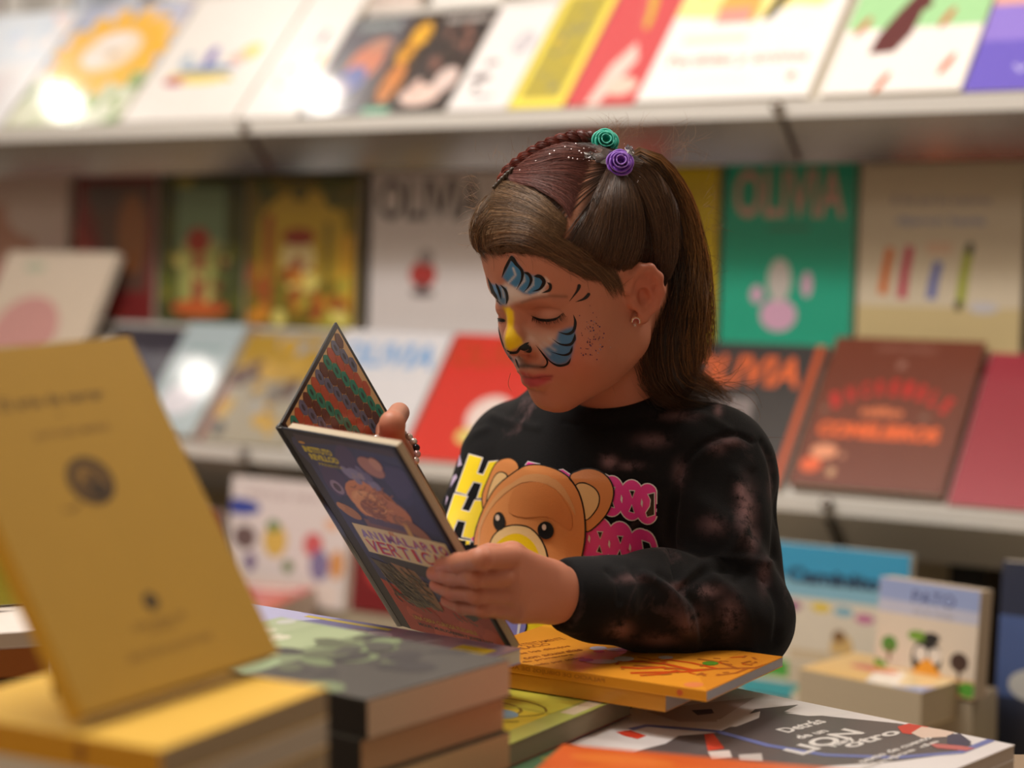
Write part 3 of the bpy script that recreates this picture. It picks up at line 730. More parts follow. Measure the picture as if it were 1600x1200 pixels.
# yellow-green cover book, page edges on its right
e0 = onz(764, 1176, -.392); e1 = onz(986, 1084, -.392); Ye = (e1 - e0).normalized()
wY = .13
def f(a):
    a.rect(0, 0, 1, 1, (186, 198, 108)).rect(0, .0, .84, 1, (240, 218, 70)).rect(0, .55, .84, 1, (226, 226, 90))
    a.ring(.45, .5, .22, .1, .02, (130, 110, 40), n=18).ring(.5, .55, .3, .12, .015, (120, 106, 44), n=18).ell(.55, .45, .16, .07, (120, 176, 206)).ell(.36, .42, .1, .06, (240, 180, 110)).line([(.2, .3), (.4, .36), (.6, .33), (.78, .4)], .02, (120, 100, 40)).ell(.6, .16, .16, .03, (190, 70, 60)).rect(.87, .6, .97, .93, (226, 214, 186))
    a.ell(.3, .7, .1, .05, (200, 196, 90)).ell(.7, .8, .12, .04, (206, 210, 90)).line([(0, .56), (.2, .58), (.4, .55), (.6, .58), (.84, .56)], .03, (214, 206, 80))
X2 = Ye.cross(ZZ); O2 = e0 - X2 * wY
LY = (e1 - e0).length
a = Art(wY, LY); f(a)
book('paperback_book', 'yellow and pale green picture book with a curly line drawing beside the dark green stack', O2, X2, ZZ, wY, LY, .018, (186, 198, 108), art=a, group=g6, pages=(150, 136, 110), back=(120, 40, 30))
O3 = O2 + Ye * -.03 + X2 * .012
a = Art(wY * 1.06, LY * .62); a.rect(.2, 0, 1, 1, (96, 140, 106)).blobs(14, (.6, .1, 1, .9), .06, [(200, 130, 60), (70, 130, 110), (150, 160, 90)], 4)
book('paperback_book', 'green and teal picture book lying below the yellow and pale green one', (O3.x, O3.y, CZ - .4105), X2, ZZ, wY * 1.06, LY * .62, .022, (96, 140, 106), art=a, group=g6, pages=(120, 130, 110))
book('paperback_book', 'grey paperback at the bottom under the green and teal picture book', (O3.x, O3.y, CZ - .433), X2, ZZ, wY, LY * .6, .0215, (140, 132, 120), group=g6)

# white picture book with lettering on a grey shape
w0 = onz(925, 1143, -.412); w1 = onz(1190, 1083, -.412); w2 = onz(1602, 1150, -.412)
def f(a):
    G = (96, 88, 88); W = (226, 220, 216)
    def m(pts): return [(((onz(x, y, -.412) - Oq).dot(Xq)) / Wq, ((onz(x, y, -.412) - Oq).dot(Yq)) / Hq) for x, y in pts]
    a.rect(0, 0, 1, 1, (228, 222, 222))
    a.poly(m([(1180, 1108), (1248, 1101), (1225, 1112), (1300, 1120), (1400, 1130), (1470, 1140), (1500, 1150), (1520, 1165), (1500, 1176), (1400, 1190), (1250, 1200), (1000, 1200), (950, 1186), (1040, 1162), (1060, 1150), (1120, 1145), (1150, 1132)]), G)
    a.poly(m([(1010, 1112), (1090, 1100), (1180, 1090), (1150, 1108), (1120, 1128), (1060, 1128)]), (196, 180, 176)).poly(m([(1080, 1110), (1112, 1108), (1116, 1115), (1090, 1118)]), (90, 82, 96)).poly(m([(1120, 1125), (1170, 1116), (1188, 1112), (1186, 1122), (1150, 1136), (1122, 1136)]), (230, 224, 222))
    a.poly(m([(1225, 1114), (1345, 1110), (1300, 1118), (1262, 1119)]), (230, 224, 222))
    a.line(m([(985, 1140), (1010, 1134), (1060, 1138), (1120, 1143), (1200, 1165), (1290, 1180), (1400, 1184), (1500, 1176), (1560, 1152), (1590, 1140)]), .024, (110, 120, 178))
    a.poly(m([(962, 1144), (985, 1141), (1010, 1150), (996, 1155), (975, 1150)]), (214, 66, 44)).poly(m([(1100, 1148), (1114, 1146), (1132, 1170), (1106, 1174)]), (206, 72, 52)).poly(m([(1106, 1175), (1140, 1173), (1144, 1184), (1112, 1186)]), (222, 206, 200)).poly(m([(1154, 1180), (1190, 1178), (1192, 1190), (1156, 1188)]), (200, 190, 186))
    a.poly(m([(1402, 1136), (1420, 1131), (1460, 1133), (1424, 1148), (1410, 1146)]), (206, 62, 48)).poly(m([(1424, 1146), (1440, 1136), (1480, 1136), (1496, 1143), (1480, 1152), (1440, 1154)]), (226, 200, 184)).poly(m([(1480, 1150), (1500, 1146), (1518, 1160), (1505, 1170), (1480, 1162)]), (64, 62, 86)).poly(m([(1450, 1162), (1500, 1166), (1524, 1170), (1510, 1174), (1464, 1170)]), (196, 106, 104))
    for body, cx, cy, ex, ey, th_ in (('Detrás', 1240, 1138, 1276, 1128, .058), ('de un', 1258, 1150, 1284, 1143, .04), ('LION', 1268, 1166, 1325, 1146, .085), ('hay', 1310, 1163, 1330, 1155, .045), ('otro', 1345, 1160, 1392, 1146, .055), ('texto de cuento', 1376, 1180, 1440, 1157, .03), ('dibujos de', 1380, 1190, 1452, 1164, .03)):
        (ax, ay), = m([(cx, cy)]); (bx_, by_), = m([(ex, ey)]); dx = (bx_ - ax) * Wq; dy = (by_ - ay) * Hq; L = math.hypot(dx, dy)
        a.text(body, ax + (bx_ - ax) * .35, ay + (by_ - ay) * .35, L * 1.7 / Wq, th_ * .24 / Hq * 1.0, W, .03, rot=math.atan2(dy, dx))
Xq = (w2 - w1).normalized(); Xq = Matrix.Rotation(math.radians(-7), 3, 'Z') @ Xq; Yq = ZZ.cross(Xq)
Wq = (w2 - w1).length * 1.02; Hq = .235
Oq = w1 - Yq * Hq - Xq * .05; Wq += .05
a = Art(Wq, Hq); f(a)
book('picture_book', 'white picture book with pale lettering on a dark grey animal shape at the table corner', Oq, Xq, ZZ, Wq, Hq, .012, (226, 220, 220), art=a, group=g6, pages=(200, 190, 184))
book('picture_book', 'plain white picture book lying under the one with the dark grey animal shape', (Oq.x, Oq.y, CZ - .4245), Xq, ZZ, Wq, Hq, .0300, (206, 200, 196), group=g6, pages=(200, 190, 184))

# orange-red book at the very front
oc = onz(880, 1163, -.372); Xr = (onz(1330, 1203, -.372) - oc).normalized(); Yr_ = ZZ.cross(Xr)
a = Art(.25, .13); a.rect(0, 0, 1, 1, (216, 98, 42)).ell(.4, .5, .3, .3, (222, 106, 44)).ell(.7, .7, .2, .2, (206, 84, 40)).ell(.2, .8, .15, .1, (226, 120, 50))
Or = oc - Yr_ * .13
book('picture_book', 'orange red picture book lying at the front edge of the table', Or, Xr, ZZ, .25, .13, .018, (214, 98, 42), art=a, group=g6)
book('picture_book', 'thick blue book supporting the orange red one', (Or.x, Or.y, CZ - .3905), Xr, ZZ, .24, .085, .064, (90, 110, 140), group=g6)

# stack with the dark green cover: page edges on the right front
d0 = onz(573, 1094, -.305); d1 = onz(797, 1030, -.305); Xd = (d1 - d0).normalized(); Yd_ = ZZ.cross(Xd)
Wd = (d1 - d0).length; Hd = .225
def f(a):
    a.rect(0, 0, 1, 1, (84, 80, 76)).rect(0, .5, 1, 1, (126, 136, 106)).rect(.2, .6, 1, 1, (160, 172, 136)).rect(0, .82, 1, 1, (170, 180, 146))
    a.blobs(22, (.05, .15, .95, .62), .11, [(120, 132, 100), (100, 104, 84), (76, 72, 70)], 31).blobs(10, (.5, .1, .98, .5), .09, [(72, 68, 68), (86, 84, 78)], 32)
    a.text('BOSQUE DE LAS', .42, .88, .7, .06, (226, 218, 200), .05).text('SOMBRAS', .4, .78, .6, .07, (222, 214, 196), .05).ell(.93, .93, .06, .03, (196, 196, 190)).ell(.1, .55, .2, .06, (150, 166, 130))
# the foot of the cover faces the lens: width runs along d0-d1
pgs = [((212, 190, 166), .026, (84, 84, 76), 'dark green paperback on top of the stack left of the orange book', 0), ((200, 164, 128), .024, (60, 56, 50), 'brown edged paperback second from the top under the dark green one', .004),
       ((214, 188, 144), .026, (80, 74, 60), 'tan edged paperback third from the top under the dark green one', .0), ((206, 180, 146), .028, (60, 60, 56), 'pale brown edged paperback fourth from the top under the dark green one', .003), ((170, 150, 130), .043, (60, 60, 56), 'thick paperback at the bottom under the dark green one', .001)]
zc = -.305
for k, (pc, tt, cc, lab, off) in enumerate(pgs):
    a = Art(Wd, Hd)
    if k == 0: f(a)
    Ok = d0 + Yd_ * off - Xd * off * .5
    book('paperback_book', lab, (Ok.x, Ok.y, CZ + zc), Xd, ZZ, Wd, Hd, tt, cc, art=a if k == 0 else None, spine=(26, 22, 20), group=g6, pages=pc, gloss=False)
    zc -= tt + .0005
# lavender book behind it
l0 = onz(640, 1024, -.335); l1 = onz(752, 1012, -.335); l2 = onz(420, 948, -.335)
Xl = (onz(760, 1004, -.335) - l2).normalized(); Yl = ZZ.cross(Xl)
a = Art(.31, .09)
a.rect(0, 0, 1, 1, (150, 128, 150)).rect(0, .0, .46, 1, (168, 166, 216)).poly([(0, .4), (.3, .3), (.4, .8), (.25, 1), (0, 1)], (196, 194, 232)).poly([(.3, .6), (.5, .4), (.6, 1), (.4, 1)], (120, 116, 170)).blobs(16, (.5, .2, 1, .9), .04, [(170, 146, 160), (130, 104, 130), (196, 176, 190)], 6).rect(.86, .5, .97, .8, (226, 196, 50)).rect(.3, .85, .6, .92, (214, 190, 80))
Ol = l2 - Yl * .09 - Xl * .04
book('picture_book', 'lavender blue picture book lying flat behind the dark green stack', (Ol.x, Ol.y, CZ - .335), Xl, ZZ, .31, .09, .012, (150, 140, 190), art=a, group=g6)
for k, c in enumerate([(120, 110, 150), (176, 150, 90), (90, 110, 140)]):
    tt = .0345
    book('picture_book', ['mauve', 'ochre', 'slate blue'][k] + ' book in the stack that carries the lavender blue picture book', (Ol.x, Ol.y, CZ - .3475 - k * (tt + .0008)), Xl, ZZ, .19, .088, tt, c, group=g6)

# yellow stack in the left corner: spines to the front left, page edges to the right
YE = (226, 182, 76)
y0 = onz(250, 1172, -.268); y1 = onz(512, 1074, -.268); Yy = (y1 - y0).normalized(); Wy = (y1 - y0).length
Xy_ = Vector((-Yy.y, Yy.x, 0))         # away, to the left
zc = -.268
for k, (tt, cc, sp, lab) in enumerate([(.017, YE, (206, 146, 30), 'yellow paperback on top of the stack under the standing yellow book'), (.016, (224, 214, 196), (206, 196, 180), 'white paperback second from the top under the standing yellow book'),
                                        (.017, YE, (206, 146, 30), 'yellow paperback third from the top under the standing yellow book'), (.045, (206, 176, 90), (190, 150, 50), 'thick yellow book in the stack under the standing yellow book'),
                                        (.045, (150, 120, 60), (120, 90, 40), 'ochre book low in the stack under the standing yellow book'), (.0445, (120, 100, 80), (100, 80, 60), 'brown book at the bottom under the standing yellow book')]):
    # local X: away from the viewer along the page edge; height runs to the left along the spine
    sa = None
    if k == 0: sa = Art(.165, tt); sa.ell(.32, .5, .022, .35, (150, 96, 30))
    book('paperback_book', lab, (y0.x, y0.y, CZ + zc), Yy, ZZ, Wy, .165, tt, cc, spine=sp, spine_art=sa, group=g6, pages=(166, 148, 120) if k != 1 else (190, 180, 166), gloss=False)
    zc -= tt + .0005

# the standing yellow book, tilted back on a wire stand
BLp = P(131, 1118, 1.04 * 1.0); BLp = onz(131, 1118, -.2595)
BRp = P(437, 1019, BLp.dot(FW) * 0 + 1.143)
TRp = P(262, 525, 1.212)
Xs = (BRp - BLp); Ws = Xs.length; Xs.normalize()
Ys = (TRp - BRp); Hs = Ys.length; Ys = (Ys - Xs * Ys.dot(Xs)).normalized(); Ns = Xs.cross(Ys)
if Ns.y > 0: Ns = -Ns
def f(a):
    K = (92, 66, 26); K2 = (120, 86, 34)
    a.text('El arte de narrar', .48, .835, .50, .034, (84, 60, 24), .02).rect(.46, .787, .5, .79, K2).text('ANTONIO MARIA', .5, .735, .37, .021, K2, .01)
    a.ell(.48, .59, .105, .068, (96, 70, 34)).ring(.48, .59, .1, .064, .016, (70, 50, 26)).line([(.42, .58), (.46, .63), (.52, .62), (.54, .57)], .016, (140, 104, 44)).ell(.5, .56, .04, .026, (64, 46, 24)).ell(.45, .61, .025, .015, (150, 112, 46)).line([(.39, .535), (.34, .52), (.3, .525)], .008, K2)
    a.ell(.5, .232, .035, .026, (62, 50, 28)).ell(.5, .235, .018, .01, (110, 84, 40)).text('EDITORIAL DE', .5, .175, .26, .017, K2, .01).text('LETRAS', .5, .155, .14, .014, K2).text('BIBLIOTECA DE LECTURAS', .5, .1, .42, .018, K2, .01)
a = Art(Ws, Hs); f(a)
YC = (184, 144, 50)
book('paperback_book', 'yellow paperback with a small round black emblem standing upright on the yellow stack', BLp, Xs, Ns, Ws, Hs, .012, YC, spine=(214, 160, 44), art=a, group=g6, gloss=False, pages=(110, 84, 50))
st = thing('book_stand', 'thin wire stand holding up the yellow paperback', 'stand')
m_ = MB(); base = BLp + Xs * (Ws * .3)
for s_ in (.25, .75):
    b0_ = BLp + Xs * Ws * s_ - Ns * .0140
    top = b0_ + Ys * .12; ft = Vector((b0_.x, b0_.y, CZ - .2665)) - Vector((Ns.x, Ns.y, 0)).normalized() * .05
    m_.tube([ft, top], .0012, (60, 60, 60), 6)
m_.build('wire_frame', M_DARK, st, True)

# white book with a dark point and brown books at the far left, yellow book standing behind
v0 = onz(-60, 1000, -.325); v1 = onz(92, 965, -.325)
Xv = Vector((.96, .28, 0)).normalized(); Yv = ZZ.cross(Xv)
pv = onz(74, 985, -.315)      # front right corner
zc = -.315
for k, (tt, cc, pc, lab) in enumerate([(.012, (222, 212, 206), (206, 190, 176), 'white paperback with a dark grey point at the left edge of the table'), (.022, (150, 84, 20), (160, 92, 30), 'brown book directly under the white paperback at the left edge'), (.004, (70, 40, 14), (80, 50, 20), 'thin dark brown book in the stack at the left edge'),
                                        (.024, (150, 88, 16), (150, 84, 22), 'amber brown book low in the stack at the left edge'), (.0745, (214, 176, 80), (222, 190, 110), 'thick pale yellow book at the bottom of the stack at the left edge')]):
    a = Art(.2, .16)
    if k == 0: a.poly([(0, .2), (.9, .52), (0, .72)], (86, 74, 76))
    Ov = pv - Xv * .2
    book('paperback_book', lab, (Ov.x, Ov.y, CZ + zc), Xv, ZZ, .2, .16, tt, cc, art=a if k == 0 else None, group=g6, pages=pc, gloss=False)
    zc -= tt + .0005
pg = onz(34, 925, -.315 + .001)
Ng = Vector((.35, -.93, .1)).normalized(); Xg = Vector((-Ng.y, Ng.x, 0)).normalized()
Og = Vector((pv.x, pv.y, CZ - .314)) + Yv * .10 - Xv * .155
wg = .17
a = Art(wg, .062); a.rect(.0, .9, 1, 1, (226, 220, 96)).ell(.4, .4, .3, .2, (160, 156, 40))
book('picture_book', 'small olive yellow book standing upright behind the yellow paperback', Og, Xg, Ng, wg, .062, .01, (170, 160, 44), art=a, group=g6, from_back=True)
# ------------------------------------------------------------------ smooth solid modelling: signed distances and a surface-net mesher
F32 = np.float32
def vlen(a): return np.sqrt((a * a).sum(-1))


def s_ell(p, c, r, R_=None):
    q = p - np.array(c, F32)
    if R_ is not None: q = q @ R_
    r = np.array(r, F32); k0 = vlen(q / r); k1 = vlen(q / (r * r)) + 1e-9
    return k0 * (k0 - 1) / k1


def s_cone(p, a, b, ra, rb):
    a = np.array(a, F32); ab = np.array(b, F32) - a
    h = np.clip(((p - a) @ ab) / max(1e-12, float(ab @ ab)), 0, 1)
    return vlen(p - a - h[:, None] * ab) - (ra + (rb - ra) * h)


def smin(a, b, k):
    h = np.maximum(k - np.abs(a - b), 0) / k
    return np.minimum(a, b) - h * h * k * .25


def smax(a, b, k): return -smin(-a, -b, k)


def chain(p, pts, rs, k=.004):
    d = None
    for i in range(len(pts) - 1):
        e = s_cone(p, pts[i], pts[i + 1], rs[i], rs[i + 1]); d = e if d is None else smin(d, e, k)
    return d


def near(fn, p, c, r, far=.03):
    """evaluate fn only within r of c; elsewhere a safe large distance"""
    c = np.array(c, F32); dd = vlen(p - c); m_ = dd < r
    out = np.maximum(dd - r, 0) + far
    if m_.any(): out[m_] = fn(p[m_])
    return out.astype(F32)


def mesh_sdf(f, lo, hi, h, B=8):
    lo = np.array(lo, np.float64); hi = np.array(hi, np.float64)
    bs = B * h; n = np.ceil((hi - lo) / bs).astype(int)
    g = np.stack(np.meshgrid(*[np.arange(k) for k in n], indexing='ij'), -1).reshape(-1, 3)
    # coarse pass first
    cen = (lo + (g + .5) * bs).astype(F32)
    keep = np.zeros(len(g), bool)
    for i in range(0, len(g), 200000): keep[i:i + 200000] = np.abs(f(cen[i:i + 200000])) < bs * .87 * 1.25 + h
    g = g[keep]
    o = np.arange(B + 1); oo = np.stack(np.meshgrid(o, o, o, indexing='ij'), -1).reshape(-1, 3)
    N = (n * B + 2).astype(np.int64)
    key = lambda ijk: (ijk[..., 0] * N[1] + ijk[..., 1]) * N[2] + ijk[..., 2]
    ck = []; cp = []; quads = []
    CH = max(1, 400000 // len(oo))
    for s in range(0, len(g), CH):
        gb = g[s:s + CH]; ijk = gb[:, None, :] * B + oo[None]
        val = f((lo + ijk.reshape(-1, 3) * h).astype(F32)).reshape(len(gb), B + 1, B + 1, B + 1)
        ins = val < 0
        # cells
        cnt = np.zeros((len(gb), B, B, B), int)
        corners = [(a, b, c) for a in (0, 1) for b in (0, 1) for c in (0, 1)]
        for a, b, c in corners: cnt += ins[:, a:a + B, b:b + B, c:c + B]
        act = (cnt > 0) & (cnt < 8)
        idx = np.argwhere(act)
        if len(idx):
            V8 = {cr: val[idx[:, 0], idx[:, 1] + cr[0], idx[:, 2] + cr[1], idx[:, 3] + cr[2]] for cr in corners}
            acc = np.zeros((len(idx), 3)); num = np.zeros(len(idx))
            for ax in range(3):
                for cr in corners:
                    if cr[ax]: continue
                    c2 = list(cr); c2[ax] = 1; v0 = V8[cr]; v1 = V8[tuple(c2)]
                    x = (v0 < 0) != (v1 < 0); t_ = np.where(x, v0 / np.where(x, v0 - v1, 1), 0)
                    pt = np.array(cr, float)[None].repeat(len(idx), 0); pt[:, ax] = t_
                    acc[x] += pt[x]; num[x] += 1
            cell = gb[idx[:, 0]] * B + idx[:, 1:]
            ck.append(key(cell)); cp.append(lo + (cell + acc / num[:, None]) * h)
        # quads: edges starting at grid points of this block
        for ax in range(3):
            sl0 = [slice(None)] + [slice(0, B)] * 3; sl1 = list(sl0); sl1[ax + 1] = slice(1, B + 1)
            a_ = ins[tuple(sl0)]; b_ = ins[tuple(sl1)]
            e = np.argwhere(a_ != b_)
            if not len(e): continue
            pos = gb[e[:, 0]] * B + e[:, 1:]; sgn = a_[e[:, 0], e[:, 1], e[:, 2], e[:, 3]]
            u, v_ = (ax + 1) % 3, (ax + 2) % 3
            du = np.zeros(3, int); du[u] = 1; dv = np.zeros(3, int); dv[v_] = 1
            q = np.stack([key(pos - du - dv), key(pos - dv), key(pos), key(pos - du)], 1)
            q[~sgn] = q[~sgn][:, ::-1]
            quads.append(q)
    ck = np.concatenate(ck); cp = np.concatenate(cp); quads = np.concatenate(quads)
    ck, first = np.unique(ck, return_index=True); cp = cp[first]
    ii = np.searchsorted(ck, quads); ii = np.minimum(ii, len(ck) - 1)
    ok = (ck[ii] == quads).all(1); ii = ii[ok]
    # settle the vertices on the zero surface
    P_ = cp.astype(F32)
    for _ in range(2):
        d = f(P_); gr = grad(f, P_, h * .5); P_ = P_ - gr * np.clip(d, -h, h)[:, None] * .9
    return P_, ii


def grad(f, P_, e):
    gr = np.zeros_like(P_)
    for ax in range(3):
        o = np.zeros(3, F32); o[ax] = e; gr[:, ax] = f(P_ + o) - f(P_ - o)
    return gr / (vlen(gr)[:, None] + 1e-9)


def np_mesh(name, V_, Q_, mat, parent=None, cols=None, extra=None):
    me = bpy.data.meshes.new(name)
    me.vertices.add(len(V_)); me.vertices.foreach_set('co', np.asarray(V_, np.float32).ravel())
    k = Q_.shape[1]
    me.loops.add(len(Q_) * k); me.loops.foreach_set('vertex_index', Q_.astype(np.int32).ravel())
    me.polygons.add(len(Q_)); me.polygons.foreach_set('loop_start', np.arange(0, len(Q_) * k, k, dtype=np.int32))
    me.polygons.foreach_set('use_smooth', np.ones(len(Q_), bool))
    me.update(calc_edges=True)
    if cols is not None:
        a = me.attributes.new('Col', 'FLOAT_COLOR', 'POINT'); c4 = np.ones((len(V_), 4), np.float32); c4[:, :3] = cols
        a.data.foreach_set('color', c4.ravel())
    if extra:
        for nm, arr in extra.items():
            a = me.attributes.new(nm, 'FLOAT', 'POINT'); a.data.foreach_set('value', np.asarray(arr, np.float32))
    me.materials.append(mat)
    o = bpy.data.objects.new(name, me); C.objects.link(o)
    if parent: o.parent = parent
    return o


def pix_np(V_):
    q = np.asarray(V_) - np.array(CAM); d = q @ np.array(FW)
    return np.stack([800 + FPX * q[:, 0] / d, 600 - FPX * (q @ np.array(UP)) / d], 1), d


def poly_sd(pts, q):
    """signed distance in pixels from points q to a polygon (negative inside)"""
    pts = np.array(pts, float); n = len(pts); d = np.full(len(q), 1e9); ins = np.zeros(len(q), bool)
    for i in range(n):
        a = pts[i]; b = pts[(i + 1) % n]; ab = b - a; w_ = q - a
        t_ = np.clip((w_ @ ab) / (ab @ ab), 0, 1); d = np.minimum(d, vlen(w_ - t_[:, None] * ab))
        c = ((a[1] > q[:, 1]) != (b[1] > q[:, 1])); xx = a[0] + (q[:, 1] - a[1]) / (b[1] - a[1] + 1e-12) * ab[0]
        ins ^= c & (q[:, 0] < xx)
    return np.where(ins, -d, d)


def line_d(pts, q):
    pts = np.array(pts, float); d = np.full(len(q), 1e9)
    for i in range(len(pts) - 1):
        a = pts[i]; ab = pts[i + 1] - a; w_ = q - a; t_ = np.clip((w_ @ ab) / (ab @ ab + 1e-9), 0, 1)
        d = np.minimum(d, vlen(w_ - t_[:, None] * ab))
    return d


def catmull(pts, n=8):
    pts = [np.array(p, float) for p in pts]; out = []
    for i in range(len(pts) - 1):
        p0 = pts[max(i - 1, 0)]; p1 = pts[i]; p2 = pts[i + 1]; p3 = pts[min(i + 2, len(pts) - 1)]
        for k in range(n):
            t_ = k / n; out.append(.5 * ((2 * p1) + (-p0 + p2) * t_ + (2 * p0 - 5 * p1 + 4 * p2 - p3) * t_ ** 2 + (-p0 + 3 * p1 - 3 * p2 + p3) * t_ ** 3))
    out.append(pts[-1]); return np.array(out)
# ------------------------------------------------------------------ the open hardback she is reading
SP0 = P(432, 668, 1.560)                                        # head of the spine
NV = (P(616, 700, 1.449) - SP0)                                 # across the near cover
SV = (P(621, 977, 1.664) - SP0)                                 # down the spine
FV = (P(497, 495, 1.655) - SP0)                                 # across the far cover
Sh = SV.normalized(); NV = NV - Sh * NV.dot(Sh); FV = FV - Sh * FV.dot(Sh)
wN = NV.length; hS = SV.length; Nh = NV.normalized(); Fh = FV.normalized(); wF = wN
nN = Nh.cross(Sh)                                               # outward normal of the near cover
if nN.y > 0: nN = -nN
nF = Fh.cross(Sh)                                               # outward normal of the far cover (away from the lens)
if nF.dot(Nh) > 0: nF = -nF


def NC(s, n, o=0): return SP0 + SV * s + Nh * (wN * n) + nN * o
def FC(s, f_, o=0): return SP0 + SV * s + Fh * (wF * f_) + nF * o


hb = thing('open_picture_book', 'tall narrow open hardback with a dark painted cover held up in both hands', 'book', frame(SP0 + SV, Nh, None, nN))
hb_inv = hb.matrix_world.inverted()
BT = .0026; GUT = .006


def board(name, O, X, Y, N, w_, h, t_, col, mat=M_GLOSS):
    O = hb_inv @ O; R3 = hb_inv.to_3x3(); X = R3 @ X; Y = R3 @ Y; N = R3 @ N
    mb = MB(); vs = []
    for z in (0, -t_):
        for x, y in ((0, 0), (w_, 0), (w_, h), (0, h)): vs.append(O + X * x + Y * y + N * z)
    mb.add(vs, [(0, 1, 2, 3), (7, 6, 5, 4), (0, 4, 5, 1), (1, 5, 6, 2), (2, 6, 7, 3), (3, 7, 4, 0)], col)
    o = mb.build(name, mat, hb)
    bv = o.modifiers.new('b', 'BEVEL'); bv.width = .0008; bv.segments = 2
    return o


DKB = (22, 22, 34)
foot = SP0 + SV
board('cover', foot + Nh * GUT, Nh, -Sh, nN, wN - GUT, hS, BT, DKB, M_BOOK)['label'] = 'dark painted front cover'
board('cover', foot + Fh * GUT, Fh, -Sh, nF, wF - GUT, hS, BT, (18, 16, 18))['label'] = 'plain black back cover'
# curved spine between the two boards
mb = MB(); K = 10; vs = []
a0 = Nh * GUT; a1 = Fh * GUT
out = (nN + nF).normalized()
for i in range(K + 1):
    t_ = i / K; p = a0 * (1 - t_) + a1 * t_ + out * (.004 * math.sin(math.pi * t_)) + nN * 0
    for y in (0, hS): vs.append(hb_inv @ (foot + p - Sh * y))
    for y in (hS, 0): vs.append(hb_inv @ (foot + p - Sh * y - out * BT))
fs = []
for i in range(K):
    b_ = i * 4; fs += [(b_, b_ + 4, b_ + 5, b_ + 1), (b_ + 2, b_ + 6, b_ + 7, b_ + 3), (b_ + 1, b_ + 5, b_ + 6, b_ + 2), (b_ + 3, b_ + 7, b_ + 4, b_)]
mb.add(vs, fs, (14, 13, 16)); mb.build('spine', M_GLOSS, hb, True)
# pages inside the near cover
PB = .0085
o = board('page_block', foot + Nh * (GUT + .001) - nN * BT - Sh * .003, Nh, -Sh, nN, wN - GUT - .0045, hS - .006, PB, (206, 190, 164), M_PAGE)
board('endpaper', foot + Nh * GUT - nN * (BT + PB) - Sh * .003, Nh, -Sh, nN, wN - GUT - .004, hS - .006, .0006, (150, 60, 40), M_MATT)


def onboard(art, name, O, X, Y, N, mat, flip=False):
    O = hb_inv @ O; R3 = hb_inv.to_3x3(); X = R3 @ X; Y = R3 @ Y; N = R3 @ N
    mb = MB(); art.clip_build(mb, .00004, .00002)
    mb.v = [tuple(O + X * x + Y * y + N * z) for x, y, z in mb.v]
    return mb.build(name, mat, hb)


# painted cover, x from the spine, y from the foot
a = Art(wN - GUT, hS)
NAVY = (48, 56, 96)
a.rect(.06, .0, .985, 1, (24, 24, 40)).rect(.09, .0, .97, .985, NAVY)
a.blobs(30, (.12, .38, .94, .96), .13, [(52, 58, 100), (62, 60, 104), (46, 50, 86), (72, 60, 100), (42, 52, 84)], 41)
a.poly([(.09, .985), (.97, .985), (.97, .95), (.5, .965), (.09, .94)], (62, 52, 68))
RED = (186, 62, 46)
a.poly([(.09, .0), (.97, .0), (.97, .22), (.8, .24), (.6, .22), (.4, .19), (.25, .24), (.09, .27)], RED)
a.blobs(16, (.1, .01, .9, .15), .09, [(176, 56, 42), (196, 72, 54), (204, 80, 60)], 42)
# legs and shaggy shadow of the creature
a.poly([(.16, .44), (.5, .46), (.66, .4), (.6, .34), (.3, .34)], (44, 44, 56))
a.poly([(.12, .38), (.3, .36), (.42, .28), (.45, .17), (.3, .15), (.2, .25)], (92, 84, 70))
a.poly([(.3, .38), (.5, .36), (.56, .26), (.56, .17), (.46, .16), (.42, .26)], (150, 108, 74)).poly([(.6, .34), (.76, .3), (.86, .17), (.8, .15), (.66, .2)], (76, 66, 60))
a.strokes(90, (.14, .20, .50, .37), .10, .010, [(126, 112, 86), (84, 76, 64), (62, 60, 62), (106, 92, 70)], -1.0, .4, 43).strokes(40, (.6, .17, .86, .30), .09, .010, [(84, 72, 64), (110, 90, 72), (60, 54, 56)], -.9, .4, 47)
# head and shoulders
a.ell(.5, .70, .22, .10, (214, 136, 90), -.1).ell(.54, .66, .24, .08, (200, 124, 80)).ell(.44, .68, .14, .07, (228, 156, 102)).ell(.46, .66, .11, .045, (150, 86, 58)).ring(.46, .68, .13, .06, .02, (236, 170, 116), a0=20, a1=160)
a.ell(.72, .59, .14, .05, (160, 104, 76), -.5).poly([(.3, .6), (.7, .58), (.9, .5), (.84, .47), (.3, .55)], (126, 84, 84)).poly([(.35, .62), (.68, .6), (.7, .57), (.34, .58)], (90, 72, 100))
a.ell(.22, .74, .055, .035, (150, 130, 156)).ell(.22, .74, .03, .02, (80, 60, 80)).blobs(12, (.4, .78, .62, .86), .04, [(134, 128, 168), (110, 104, 146), (150, 136, 160)], 44).ell(.68, .88, .1, .045, (176, 120, 112), -.3).ell(.74, .9, .05, .03, (196, 140, 126), -.3)
a.ell(.2, .62, .09, .03, (182, 122, 82), -.4).ell(.14, .64, .035, .02, (196, 134, 92)).ell(.8, .5, .08, .035, (176, 116, 78), .2).ell(.9, .47, .05, .03, (186, 124, 84)).rect(.66, .54, .7, .62, (206, 160, 90))
a.strokes(60, (.36, .63, .66, .77), .07, .008, [(236, 168, 112), (178, 108, 72), (206, 132, 88), (158, 96, 72)], -.4, .9, 45)
